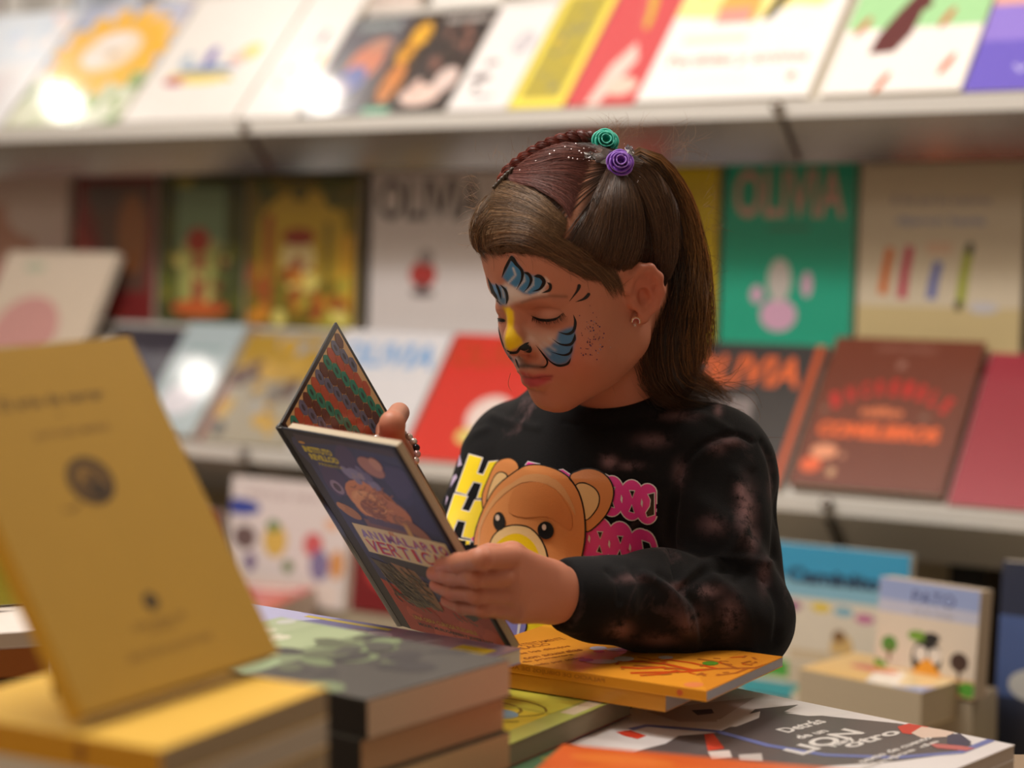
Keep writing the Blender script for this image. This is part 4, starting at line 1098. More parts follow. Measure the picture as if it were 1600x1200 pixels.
# placard
a.poly([(.15, .56), (.96, .555), (.96, .40), (.15, .415)], (226, 204, 156)).text('EL', .5, .545, .06, .018, (206, 110, 60), .04)
for k_, (ch, c1, c2) in enumerate((('ANIMALARIO', (150, 120, 176), (196, 40, 84)), ('VERTICAL', (196, 40, 84), (200, 50, 60)))):
    cy = .515 if k_ == 0 else .453; th_ = .042 if k_ == 0 else .062; nn = len(ch)
    for i, c_ in enumerate(ch):
        x = .18 + (.76) * (i + .5) / nn; u_ = i / (nn - 1)
        cc = tuple(int(c1[j] * (1 - u_) + c2[j] * u_) for j in range(3))
        a.text(c_, x + .008, cy - .004, .76 / nn * (.86 if c_ != 'I' else .34), th_, (150, 140, 190), .01)
        a.text(c_, x, cy, .76 / nn * (.86 if c_ != 'I' else .34), th_, cc, .01)
a.text('INSTITUTO', .24, .915, .26, .03, (206, 186, 60), .05).text('REVILLOD', .26, .88, .26, .03, (206, 186, 60), .05).text('PRESENTA', .29, .85, .22, .014, (170, 156, 70), .03).ell(.13, .945, .03, .006, (196, 140, 60))
a.text('UNA OBRA CURIOSA PLEGABLE', .48, .085, .56, .022, (206, 160, 50), .02).text('MIGUEL MURUGARREN Y JAVIER SAEZ', .54, .048, .66, .022, (40, 24, 34), .03).text('S', .86, .04, .03, .02, (196, 150, 150), .02)
onboard(a, 'cover_print', foot + Nh * GUT, Nh, -Sh, nN, M_BOOK)['label'] = 'painted creature holding a cream lettered placard'
# endpaper with a honeycomb of coloured cells on the inside of the far cover
we, he = wF - GUT - .008, hS - .008
a = Art(we, he)
a.rect(0, 0, 1, 1, (196, 160, 110))
cw = .0108; chh = .0176; colr = [(22, 120, 98), (166, 70, 42), (92, 92, 116), (84, 42, 32)]
nx = int(we / cw) + 1; ny = int(he / (chh * .75)) + 1
for j in range(ny):
    for i in range(nx):
        cx = (i + .5 + (.5 if j % 2 else 0)) * cw; cy = (j + .6) * chh * .75
        if cx > we - cw * .45 or cy > he - chh * .45 or cx < cw * .45 or cy < chh * .45: continue
        ci = colr[(i * 1 + (j // 2) + (1 if j % 2 else 0) * 1) % 4] if True else None
        hw, hh2 = cw * .475, chh * .475
        ps = [(0, hh2 * .96), (hw * .45, hh2 * .8), (hw, hh2 * .48), (hw, -hh2 * .48), (hw * .45, -hh2 * .8), (0, -hh2 * .96), (-hw * .45, -hh2 * .8), (-hw, -hh2 * .48), (-hw, hh2 * .48), (-hw * .45, hh2 * .8)]
        a.poly([((cx + x) / we, (cy + y) / he) for x, y in ps], ci)
        if ci[1] > 70 and ci[0] < 100: a.ell(cx / we, cy / he, cw * .18 / we, chh * .2 / he, tuple(int(v_ * .5) for v_ in ci), 0, 8)
o = onboard(a, 'endpaper', foot + Fh * (GUT + .004) - nF * BT - Sh * .004, Fh, -Sh, -nF, M_GLOSS)
o['label'] = 'endpaper patterned with rows of green, rust, grey and brown cells'
# ------------------------------------------------------------------ the girl
HM = np.array([[0.64194884, -0.73164161, -0.22935179], [-0.76275015, -0.5788595, -0.28832948], [-0.07819139, -0.36003088, 0.92965793]], F32)
HS = .9666; HO = np.array([.0649, 1.7, CZ - .0555], F32)
def to_loc(p): return ((p - HO) @ HM) / HS
def to_wld(l): return (np.asarray(l, F32) * HS) @ HM.T + HO
def dir_w(l): return np.asarray(l, F32) @ HM.T
def HW(*l): return Vector([float(v_) for v_ in to_wld(l)])


def head_loc(q, hair=False):
    ax = np.abs(q[:, 0]); m_ = q.copy(); m_[:, 0] = ax          # mirrored side
    d = s_ell(q, (0, -.006, .036), (.0735, .092, .084))
    d = smin(d, s_ell(q, (0, .020, -.028), (.0575, .0635, .0705)), .03)
    d = smin(d, s_ell(q, (0, .027, .046), (.060, .0565, .050)), .03)
    if hair: return d
    d = smin(d, s_ell(m_, (.033, .047, -.037), (.029, .028, .031)), .028)        # cheeks
    d = smin(d, s_cone(m_, (.047, .004, -.050), (.008, .062, -.084), .016, .015), .026)  # jaw
    d = smin(d, s_ell(q, (0, .066, -.083), (.017, .0185, .0155)), .014)          # chin
    d = smin(d, s_ell(q, (0, .063, -.053), (.027, .0275, .024)), .016)           # mouth bulge
    d = smax(d, -s_ell(q, (0, .0985, -.0735), (.014, .010, .0045)), .009)        # hollow under the lower lip
    d = smin(d, s_cone(m_, (.010, .083, .022), (.034, .070, .020), .0065, .006), .014)   # brow
    d = smax(d, -s_ell(m_, (.031, .095, .0015), (.0175, .0155, .0105)), .012)    # eye sockets
    d = smin(d, s_ell(m_, (.0305, .0665, -.0015), (.0150, .0142, .0118)), .0035)  # lidded eyes
    # nose
    n_ = chain(q, [(0, .081, .016), (0, .0865, .002), (0, .0935, -.016), (0, .0945, -.0235)], [.0070, .0062, .0082, .0092], .008)
    n_ = smin(n_, s_ell(m_, (.0098, .0885, -.0265), (.0068, .0085, .0060)), .0055)
    n_ = smin(n_, s_cone(q, (0, .097, -.028), (0, .086, -.034), .0040, .0040), .005)
    d = smin(d, n_, .0075)
    d = smax(d, -s_ell(m_, (.0058, .0925, -.0345), (.0032, .0050, .0030)), .0022)   # nostrils
    # lips
    ul = chain(m_, [(0, .0878, -.0518), (.005, .0880, -.0512), (.0125, .0848, -.0545), (.0205, .0785, -.0588)], [.0042, .0045, .0038, .0020], .003)
    ll = chain(m_, [(0, .0855, -.0645), (.008, .0842, -.0638), (.0190, .0780, -.0600)], [.0058, .0054, .0022], .004)
    d = smin(d, ul, .0035); d = smin(d, ll, .0040)
    d = smax(d, -chain(m_, [(0, .0960, -.0582), (.010, .0940, -.0584), (.0215, .0835, -.0600)], [.0022, .0022, .0012]), .0028)
    d = smax(d, -s_cone(q, (0, .0975, -.036), (0, .0960, -.048), .0022, .0026), .004)   # philtrum
    # ears
    def ear(p):
        c0 = np.array((.0700, -.0080, -.0240), F32); p = (p - c0 - np.array((0, .0085, -.0045), F32)) / .92 + c0
        e = s_ell(p, (.0705, -.0115, .003), (.0046, .0155, .0265))
        for q_ in ((.0790, -.0215, .0100), (.0782, -.0215, -.0020), (.0745, -.0090, .0215), (.0780, -.0170, .0190)): e = smin(e, s_cone(p, (.0712, -.0110, .003), q_, .0040, .0030), .006)
        e = smin(e, chain(p, [(.0675, .004, .001), (.0700, .005, .0125), (.0730, .000, .0225), (.0765, -.0095, .0280), (.0800, -.0200, .0245), (.0815, -.0265, .0130), (.0805, -.0265, -.002), (.0760, -.0195, -.0140), (.0705, -.0085, -.0225)],
                         [.0026, .0029, .0031, .0032, .0033, .0032, .0032, .0034, .0050], .009), .0035)
        e = smin(e, chain(p, [(.0735, -.008, .0180), (.0765, -.0165, .009), (.0755, -.0175, -.003), (.0715, -.010, -.0125)], [.0020, .0028, .0028, .0024], .003), .003)
        e = smin(e, s_ell(p, (.0690, .0015, -.0050), (.0036, .0045, .0055)), .003)
        e = smax(e, -s_ell(p, (.0765, -.0075, -.0010), (.0062, .0062, .0092)), .003)
        return smin(e, s_ell(p, (.0690, -.0070, -.0230), (.0035, .0062, .0065)), .004) * .92
    d = smin(d, near(ear, m_, (.072, -.003, -.002), .046), .005)
    return d


# joints of the body
shL = P(1116, 728, 1.745); elL = P(1146, 960, 1.685); wrL = P(868, 928, 1.590)
shR = P(800, 712, 1.880); elR = P(688, 925, 1.835); wrR = P(614, 748, 1.612)
nk = P(962, 612, 1.775)
bodyF = Vector((-.47, -.88, 0)).normalized(); bodyL = Vector((.88, -.47, 0)).normalized()
chest = Vector((.085, 1.815, CZ - .36))
RB = np.array([[bodyL.x, bodyF.x, 0], [bodyL.y, bodyF.y, 0], [0, 0, 1]], F32)


def on_near(px, py, off):
    """a point over (px, py) lying off metres outside the near cover"""
    return tuple(onplane(px, py, NC(0, 0, off), nN))


def hand_left(p):
    w0 = wrL
    kn = [P(800, 871, 1.512), P(795, 901, 1.508), P(797, 929, 1.514), P(806, 955, 1.524)]
    base = [P(862, 900, 1.575), P(862, 915, 1.572), P(862, 933, 1.574), P(862, 950, 1.578)]
    d = None
    for b_, k_ in zip(base, kn):
        e = s_cone(p, b_, k_, .0125, .0102); d = e if d is None else smin(d, e, .012)
    d = smin(d, s_cone(p, P(905, 925, 1.605), P(860, 925, 1.578), .0205, .0190), .014)
    tips = [[(752, 873, .017), (716, 880, .0125), (690, 884, .0075)], [(742, 902, .016), (704, 900, .0115), (678, 896, .0072)], [(744, 928, .015), (708, 924, .0115), (682, 914, .0070)], [(756, 950, .013), (724, 948, .0100), (698, 938, .0066)]]
    for k_, tl, r0 in zip(kn, tips, (.0082, .0080, .0077, .0070)):
        pts = [tuple(k_)] + [on_near(x, y, o_) for x, y, o_ in tl]
        f_ = chain(p, pts, [r0 + .0010, r0 - .0001, r0 - .0008, r0 - .0018], .004)
        d = smin(d, f_, .0018)
    th_ = chain(p, [tuple(P(845, 895, 1.580)), tuple(P(800, 868, 1.560)), tuple(P(765, 868, 1.552)), tuple(P(742, 872, 1.548))], [.0130, .0105, .0088, .0078], .006)
    return smin(d, th_, .006)


def hand_right(p):
    th_ = chain(p, [tuple(FC(.475, .90, -.0105)), tuple(FC(.475, 1.03, -.0120)), tuple(P(613, 662, 1.560)), tuple(P(612, 705, 1.592))], [.0076, .0092, .0096, .0125], .005)
    d = th_
    for i, s_ in enumerate((.50, .58, .66, .74)):
        pts = [tuple(P(614, 716, 1.598)), tuple(FC(s_ + .02, 1.14, .016)), tuple(FC(s_, .98, .0175)), tuple(FC(s_ - .01, .82, .0125))]
        d = smin(d, chain(p, pts, [.014, .0088, .0078, .0068], .004), .004)
    return smin(d, s_cone(p, wrR, P(613, 712, 1.596), .0190, .0150), .012)


def body_sdf(p):
    d = near(lambda q: head_loc(to_loc(q)) * HS, p, HO, .155)
    jaw = to_wld((0, -.034, -.030))
    d = smin(d, s_cone(p, jaw, tuple(nk + Vector((.004, .006, -.035))), .047, .043), .012)
    # trunk and arms, well inside the clothes
    t_ = s_cone(p, tuple(nk + Vector((.0, .01, -.05))), tuple(chest + Vector((0, 0, -.02))), .040, .062)
    t_ = smin(t_, s_cone(p, tuple(chest), tuple(chest + Vector((0, 0, -.27))), .062, .070), .03)
    t_ = smin(t_, s_cone(p, shL, shR, .030, .030), .03)
    for a_, b_, c_ in ((shL, elL, wrL), (shR, elR, wrR)):
        t_ = smin(t_, s_cone(p, a_, b_, .030, .026), .02); t_ = smin(t_, s_cone(p, b_, c_, .026, .0195), .015)
    d = smin(d, t_, .01)
    d = smin(d, near(hand_left, p, P(780, 915, 1.53), .125), .01)
    d = smin(d, near(hand_right, p, P(618, 700, 1.57), .125), .01)
    return d


girl = thing('person', 'young girl with painted face and black bear sweatshirt, reading an open book', 'person')
allp = [shL, shR, elL, elR, wrL, wrR]
V_, Q_ = mesh_sdf(body_sdf, (-.18, 1.36, CZ - .70), (.30, 1.98, CZ + .09), .0014 if not globals().get('DRAFT') else .0022)
px_, dep_ = pix_np(V_)
Nrm = grad(body_sdf, V_, .001)
view = V_ - np.array(CAM, F32); view = view / vlen(view)[:, None]
facing = (-(Nrm * view).sum(1)) > .02
L_ = to_loc(V_)
inhead = (vlen(V_ - HO) < .15)
face = inhead & facing & (L_[:, 1] > .0)

SK = np.array(lin((192, 126, 100))); cols = np.tile(SK, (len(V_), 1)).astype(np.float64)


def mixc(w_, c):
    c = np.array(lin(c)); w_ = np.clip(w_, 0, 1)[:, None]; cols[:] = cols * (1 - w_) + c * w_


def soft(sd, blur): return 1 / (1 + np.exp(np.clip(sd / blur * 2.2, -30, 30)))
def g3(c, r): return np.exp(-(((L_ - np.array(c)) / np.array(r)) ** 2).sum(1)) * inhead


Lm = L_.copy(); Lm[:, 0] = np.abs(Lm[:, 0])
mixc(.45 * np.exp(-(((Lm - np.array((.040, .066, -.038))) / .022) ** 2).sum(1)) * inhead, (206, 104, 84))     # cheeks
mixc(.5 * np.exp(-(((Lm - np.array((.076, -.006, .000))) / np.array((.02, .022, .03))) ** 2).sum(1)) * inhead, (190, 84, 62))  # ears
mixc(.45 * g3((0, .09, -.03), (.013, .014, .008)), (206, 110, 90))
# scalp under the hair
mixc(soft((.050 - L_[:, 2] - .35 * np.clip(.06 - L_[:, 1], 0, 1)) * 1000, 6) * inhead * .0, (60, 40, 30))
# fingertips
for c_, r_ in (((688, 884), 12), ((676, 896), 10), ((680, 914), 10), ((696, 938), 10)):
    mixc(.5 * np.exp(-(vlen(px_ - np.array(c_)) / r_) ** 2) * (~inhead), (214, 120, 100))


def CX(pts): return [(720 + x / 4.617, 380 + y / 4.617) for x, y in pts]


fm = face.astype(float)
# lips
mixc(.85 * fm * soft(poly_sd(CX([(428, 925), (470, 935), (520, 958), (575, 945), (662, 955), (650, 985), (600, 1018), (540, 1040), (498, 1046), (462, 1020)]), px_), 3), (184, 62, 74))
mixc(.7 * fm * soft(line_d(CX([(450, 962), (520, 975), (600, 962), (660, 958)]), px_) - 1.0, 1.5), (96, 30, 34))
# lids and crease: shade of the sockets tinted into the skin colour
mixc(.35 * fm * soft(line_d(CX([(515, 478), (560, 462), (640, 462), (710, 480), (740, 500)]), px_) - .8, 1.6), (110, 60, 46))
mixc(.55 * fm * soft(poly_sd(CX([(505, 520), (560, 548), (640, 560), (730, 520), (760, 560), (640, 610), (540, 600)]), px_), 6), (140, 84, 66))
mixc(.45 * fm * soft(line_d(CX([(195, 482), (250, 478), (310, 490)]), px_) - .6, 1.6), (110, 60, 46))
# brows under the paint
mixc(.75 * fm * soft(line_d(CX([(440, 425), (520, 398), (640, 380), (760, 385)]), px_) - 1.6, 2.5), (96, 62, 46))
mixc(.7 * fm * soft(line_d(CX([(135, 385), (160, 425), (215, 452)]), px_) - 1.6, 2.5), (84, 66, 56))
# face paint: white, blue, yellow washes
WP, BP, YP = (228, 216, 206), (50, 132, 180), (248, 208, 16)
mixc(.85 * fm * soft(poly_sd(CX([(140, 350), (190, 400), (250, 420), (330, 450), (430, 420), (520, 385), (620, 362), (600, 340), (470, 370), (390, 310), (320, 290), (270, 330), (200, 330), (150, 300)]), px_), 4), WP)
mixc(.75 * fm * soft(poly_sd(CX([(470, 620), (560, 650), (700, 640), (690, 720), (640, 760), (590, 790), (540, 740), (470, 700)]), px_), 9), (206, 178, 160))
mixc(.55 * fm * soft(poly_sd(CX([(270, 600), (330, 700), (330, 780), (300, 760), (275, 680)]), px_), 6), (190, 170, 160))
mixc(.95 * fm * soft(poly_sd(CX([(298, 245), (372, 95), (455, 205), (515, 232), (560, 235), (610, 265), (600, 320), (560, 350), (500, 372), (450, 360), (400, 325), (340, 285)]), px_), 2.0), BP)
for st_ in ([(378, 180), (395, 230), (345, 285)], [(450, 225), (460, 270), (400, 330)], [(520, 250), (520, 300), (470, 350)], [(610, 250), (635, 275), (560, 365)]):
    mixc(.9 * fm * soft(line_d(CX(st_), px_) - 1.1, 1.3), WP)
mixc(.9 * fm * soft(poly_sd(CX([(205, 290), (260, 300), (330, 320), (338, 400), (322, 442), (285, 445), (250, 380)]), px_), 2.0), (66, 136, 184))
mixc(.7 * fm * soft(line_d(CX([(300, 330), (310, 390)]), px_) - 1.0, 1.3), WP)
mixc(.8 * fm * soft(poly_sd(CX([(92, 185), (150, 270), (178, 330), (150, 370), (128, 330)]), px_), 3), (96, 124, 140))
mixc(.92 * fm * soft(poly_sd(CX([(590, 765), (650, 735), (690, 690), (705, 640), (760, 615), (822, 600), (828, 680), (812, 760), (795, 830), (765, 870), (700, 884), (650, 855), (615, 810)]), px_), 2.6), (44, 120, 164))
for st_ in ([(575, 740), (640, 800)], [(600, 720), (680, 770)], [(640, 690), (700, 720)]):
    mixc(.6 * fm * soft(line_d(CX(st_), px_) - 1.6, 2.5), (200, 190, 186))
mixc(.8 * fm * soft(poly_sd(CX([(282, 690), (310, 760), (345, 800), (390, 850), (370, 862), (320, 830), (292, 770)]), px_), 2.5), (44, 104, 136))
mixc(.97 * fm * soft(poly_sd(CX([(306, 462), (352, 462), (378, 490), (384, 540), (380, 610), (402, 650), (440, 690), (446, 722), (410, 752), (352, 778), (322, 752), (316, 690), (336, 610), (332, 530)]), px_), 2.0), YP)
mixc(.8 * fm * soft(poly_sd(CX([(395, 820), (430, 815), (470, 870), (580, 880), (600, 850), (560, 890), (420, 900)]), px_), 4), (120, 110, 106))
mixc(.75 * fm * soft(line_d(CX([(412, 890), (470, 884), (530, 892), (600, 896)]), px_) - 2.6, 2.4), (26, 24, 26))
mixc(.8 * fm * soft(poly_sd(CX([(455, 750), (492, 716), (504, 760), (490, 792), (462, 788)]), px_), 1.6), (24, 22, 24))
mixc(.5 * fm * soft(line_d(CX([(400, 830), (420, 860)]), px_) - 1.5, 1.8), (206, 196, 190))
# scalp tint hidden by hair

M_SKIN = col_mat('skin', .48, .4, sss=.12, bump=.05, bscale=420)
body = np_mesh('body', V_, Q_, M_SKIN, girl, cols)
bvh_body = BVHTree.FromObject(body, bpy.context.evaluated_depsgraph_get())


def cast(bvh, px, py, off):
    r = ray(px, py).normalized(); hit = bvh.ray_cast(CAM + r * .5, r)
    if hit[0] is None: return None
    n_ = hit[1]
    if n_.dot(r) > 0: n_ = -n_
    return hit[0] + n_ * off


def ribbon(mb, bvh, pts, wd, col, off=.0003, taper=(.25, .3), n=8, lo=.12):
    """a painted stroke that follows the skin; wd in picture pixels"""
    c_ = catmull(pts, n); k = len(c_); rows = []
    for i, p in enumerate(c_):
        a_ = c_[max(i - 1, 0)]; b_ = c_[min(i + 1, k - 1)]; t_ = (b_ - a_) / (np.linalg.norm(b_ - a_) + 1e-9); nn = np.array((-t_[1], t_[0]))
        u_ = i / (k - 1); w_ = wd / 2 * max(lo, min(1, u_ / taper[0] if taper[0] else 1, (1 - u_) / taper[1] if taper[1] else 1))
        row = [cast(bvh, *(p + nn * w_ * s_), off) for s_ in (-1, 0, 1)]
        rows.append(row)
    for i in range(k - 1):
        for j in range(2):
            q = [rows[i][j], rows[i][j + 1], rows[i + 1][j + 1], rows[i + 1][j]]
            if any(x is None for x in q): continue
            if max((q[0] - x).length for x in q) > .012: continue
            mb.add(q, [(0, 1, 2, 3)], col)


M_PAINT = col_mat('face_paint', .5, .4)
mb = MB(); BL = (12, 11, 13)
for pts, w_, tp in (([(297, 248), (318, 190), (348, 130), (372, 92)], 3.2, (.4, .05)), ([(372, 92), (402, 148), (442, 200), (440, 262), (402, 335)], 3.6, (.1, .4)), ([(360, 110), (385, 130), (425, 185)], 4.0, (.1, .3)),
                    ([(452, 210), (488, 222), (508, 262), (490, 312), (455, 352)], 3.6, (.2, .5)), ([(528, 238), (572, 240), (600, 278), (572, 328), (520, 346)], 4.4, (.15, .4)), ([(622, 282), (646, 302), (638, 338), (585, 358)], 3.6, (.3, .3)),
                    ([(192, 245), (215, 300), (240, 370), (285, 442)], 3.8, (.4, .3)), ([(205, 292), (235, 350), (268, 410)], 3.4, (.3, .3)), ([(252, 288), (276, 340), (292, 405)], 3.0, (.3, .4)), ([(285, 298), (324, 340), (336, 395), (328, 442)], 3.2, (.3, .3)),
                    ([(856, 294), (842, 340), (785, 416)], 4.2, (.1, .7)), ([(930, 358), (892, 398), (828, 423)], 4.0, (.1, .6)),
                    ([(812, 515), (826, 572), (812, 632), (768, 655), (705, 640)], 3.6, (.25, .35)), ([(824, 652), (818, 694), (788, 730), (720, 728), (662, 690)], 3.4, (.2, .5)), ([(806, 742), (788, 790), (738, 806), (650, 782)], 2.8, (.2, .5)),
                    ([(795, 826), (770, 868), (708, 882), (648, 854), (598, 796)], 2.8, (.2, .5)), ([(540, 735), (585, 788), (625, 850), (608, 890), (566, 892)], 2.0, (.3, .3)), ([(322, 762), (348, 786), (402, 786), (432, 752), (492, 716)], 3.2, (.2, .1)),
                    ([(100, 190), (132, 232), (166, 290), (182, 332)], 2.0, (.3, .3)), ([(322, 800), (350, 826), (372, 836)], 2.2, (.3, .3)), ([(395, 830), (420, 900)], 2.0, (.3, .3)), ([(270, 600), (290, 690), (318, 770)], 1.4, (.3, .3)), ([(430, 766), (462, 758), (492, 738)], 5.5, (.4, .2)), ([(470, 782), (498, 776), (500, 740)], 4.0, (.4, .3))):
    ribbon(mb, bvh_body, CX(pts), w_ * 1.28, BL, taper=tp)
mb.build('face_paint', M_PAINT, girl)['label'] = 'black painted strokes on forehead, nose and cheeks'
# glitter on the cheek
mb = MB(); rd = random.Random(4)
for i in range(70):
    x, y = rd.gauss(925, 13), rd.gauss(528, 20)
    q = cast(bvh_body, x, y, .0003)
    if q is not None and 895 < x < 965: mb.sphere(q, rd.uniform(.0003, .0007), rd.choice([(70, 40, 100), (40, 50, 120), (60, 40, 70), (190, 160, 170)]), 5, 3)
g_ = mb.build('cheek_glitter', M_PAINT, girl, True); g_['kind'] = 'stuff'

# eyelashes and eyebrows
M_LASH = flat_mat('lash', (22, 15, 12), .5)
mb = MB()
ribbon(mb, bvh_body, CX([(524, 532), (560, 549), (622, 556), (684, 548), (722, 524)]), 4.2, (16, 11, 9), off=.0004, taper=(.35, .45))
ribbon(mb, bvh_body, CX([(250, 552), (285, 556), (322, 566)]), 4.0, (16, 11, 9), off=.0004, taper=(.3, .3))
ribbon(mb, bvh_body, CX([(508, 520), (555, 543), (620, 552), (690, 540), (738, 500)]), 2.6, (20, 14, 12), off=.0006, taper=(.2, .3))
ribbon(mb, bvh_body, CX([(205, 572), (250, 546), (300, 548), (328, 560)]), 2.6, (20, 14, 12), off=.0006, taper=(.2, .2))
def lashes(pts, n, ln, fan):
    c_ = catmull(pts, 10)
    for i in range(n):
        u_ = i / (n - 1); p = c_[int(u_ * (len(c_) - 1))]; q0_ = cast(bvh_body, p[0], p[1], .0005)
        if q0_ is None: continue
        dx = (u_ - fan) * ln * .9 + rd.uniform(-.6, .6); dy = ln * rd.uniform(.6, 1.0)
        d_ = topix(q0_)[2]
        pts3 = [q0_, P(p[0] + dx * .5, p[1] + dy * .75, d_ - .004), P(p[0] + dx, p[1] + dy, d_ - .006)]
        mb.tube(pts3, [.00028, .0002, .00006], (20, 14, 12), 4)
lashes(CX([(520, 530), (555, 545), (620, 553), (690, 541), (738, 505)]), 30, 9, .35)
lashes(CX([(200, 572), (250, 552), (300, 552)]), 14, 8, 1.1)
mb.build('eyelashes', M_LASH, girl)
# ------------------------------------------------------------------ sweatshirt, trousers, shoes
cuffL = Vector(wrL) + (Vector(elL) - Vector(wrL)).normalized() * .006
armdirL = (Vector(elL) - Vector(wrL)).normalized()
cuffR = Vector(wrR) + (Vector(elR) - Vector(wrR)).normalized() * .030
nkc = nk + Vector((.003, .0, .002))
nkn = Vector((-.20, -.34, .92)).normalized()         # the neckline tips forward


def s_torus(p, c, n_, R_, r_, sx=1.0):
    q = p - np.array(c, F32); h = q @ np.array(n_, F32); rad = vlen(q - h[:, None] * np.array(n_, F32))
    return np.sqrt((rad - R_) ** 2 + h ** 2) - r_


def torso_sdf(p):
    q = (p - np.array(chest, F32)) @ RB
    t_ = s_ell(q, (-.012, 0, -.10), (.138, .106, .330))
    t_ = smin(t_, s_cone(q, (-.01, -.006, -.10), (-.01, -.006, -.30), .098, .100), .05)
    t_ = smin(t_, s_cone(p, tuple(Vector(shL) + Vector((-.012, 0, -.004))), tuple(Vector(shR) + Vector((.006, 0, -.004))), .048, .046), .045)
    t_ = smin(t_, s_cone(p, tuple(nkc + Vector((0, .005, -.012))), tuple(nkc + Vector((0, .01, -.07))), .054, .075), .05)
    return smin(t_, s_ell(q, (-.014, .035, -.06), (.104, .072, .120)), .04)


def sweater_sdf(p):
    d = torso_sdf(p)
    a1 = smin(s_cone(p, shL, elL, .0560, .0470), s_cone(p, elL, tuple(Vector(elL) + Vector((.004, .01, -.012))), .0475, .044), .02)
    fo = chain(p, [tuple(elL), tuple(Vector(elL).lerp(Vector(cuffL), .45) + Vector((0, 0, .001))), tuple(Vector(elL).lerp(Vector(cuffL), .80)), tuple(cuffL)], [.0465, .0400, .0325, .0285], .02)
    a2 = smin(s_cone(p, shR, elR, .0440, .0370), chain(p, [tuple(elR), tuple(cuffR)], [.034, .024], .02), .02)
    d = smin(d, a1, .022); d = smin(d, fo, .012)
    d = smin(d, a2, .022)
    # sleeve ends cut square
    d = smax(d, -(((p - np.array(cuffL, F32)) @ np.array(armdirL, F32)) + np.maximum(0, vlen(p - np.array(cuffL, F32)) - .05) * 2), .004)
    e2 = (Vector(elR) - Vector(wrR)).normalized()
    d = smax(d, -(((p - np.array(cuffR, F32)) @ np.array(e2, F32)) + np.maximum(0, vlen(p - np.array(cuffR, F32)) - .05) * 2), .004)
    # cloth folds: shallow ridges that run round the arms and across the belly
    w_ = np.sin((p @ np.array((18., 10., 62.), F32)) + 2.1 * np.sin(p @ np.array((40., 22., 16.), F32)))
    w2 = np.sin((p @ np.array((70., 20., 34.), F32)) + 1.7 * np.sin(p @ np.array((22., 50., 30.), F32)) + 1.0)
    near_el = np.exp(-(vlen(p - np.array(elL, F32) - np.array((-.01, 0, .05), F32)) / .075) ** 2)
    mid_fo = np.exp(-(vlen(p - np.array(Vector(elL).lerp(Vector(cuffL), .5), F32)) / .055) ** 2)
    d = d - (w_ * (.0006 + .0034 * near_el)) - w2 * (.0004 + .0026 * near_el + .0022 * mid_fo)
    # neck opening
    h = (p - np.array(nkc, F32)) @ np.array(nkn, F32)
    d = smax(d, h - .004, .004)
    d = smin(d, s_torus(p, nkc + nkn * .001, nkn, .0515, .0065), .004)
    hem = (p[:, 2] - (CZ - .66)); d = smax(d, -hem, .01)
    return d


V2, Q2 = mesh_sdf(sweater_sdf, (-.17, 1.50, CZ - .70), (.34, 2.02, CZ - .08), .0028 if not globals().get('DRAFT') else .004)
px2, dep2 = pix_np(V2)
N2 = grad(sweater_sdf, V2, .002)
vw = V2 - np.array(CAM, F32); vw /= vlen(vw)[:, None]
fc2 = (-(N2 * vw).sum(1)) > .05
# seams and pulled creases pressed into the cloth (depth in metres; + raises, - sinks)
disp = np.zeros(len(V2))
for pts, wd_, amp in (([(1062, 742), (1078, 712), (1110, 688), (1148, 678), (1176, 690)], 4, -.0035), ([(1068, 750), (1088, 720), (1116, 700), (1150, 690)], 7, .0022), ([(1062, 742), (1052, 800), (1048, 850), (1058, 900)], 6, -.005),
                      ([(1190, 690), (1206, 730), (1212, 800), (1208, 870)], 5, -.003), ([(1150, 740), (1162, 800), (1150, 850), (1110, 890)], 10, .0030), ([(1176, 740), (1182, 810), (1176, 870), (1150, 905)], 8, -.0025),
                      ([(1070, 905), (1100, 880), (1150, 872), (1200, 880)], 7, .0035), ([(1064, 918), (1104, 894), (1160, 892), (1196, 905)], 6, -.003), ([(1004, 898), (1036, 912), (1060, 940), (1072, 985)], 7, .0032), ([(1030, 898), (1060, 918), (1090, 950), (1100, 1000)], 6, -.0028),
                      ([(1116, 905), (1150, 930), (1170, 970), (1176, 1015)], 8, .0032), ([(950, 892), (965, 910), (968, 940)], 5, -.0025), ([(975, 893), (990, 920), (988, 960)], 7, .0022), ([(1196, 905), (1216, 950), (1212, 1000)], 6, -.003),
                      ([(720, 700), (740, 680), (760, 670)], 6, .002), ([(1050, 640), (1100, 650), (1140, 672)], 6, .0018), ([(880, 660), (940, 668), (1000, 655), (1050, 630)], 3, -.0016), ([(770, 650), (800, 660), (840, 668)], 6, .0018)):
    disp += amp * np.exp(-(line_d(catmull(pts, 5), px2) / wd_) ** 2) * fc2
V2 = V2 + (N2 * disp[:, None]).astype(F32)
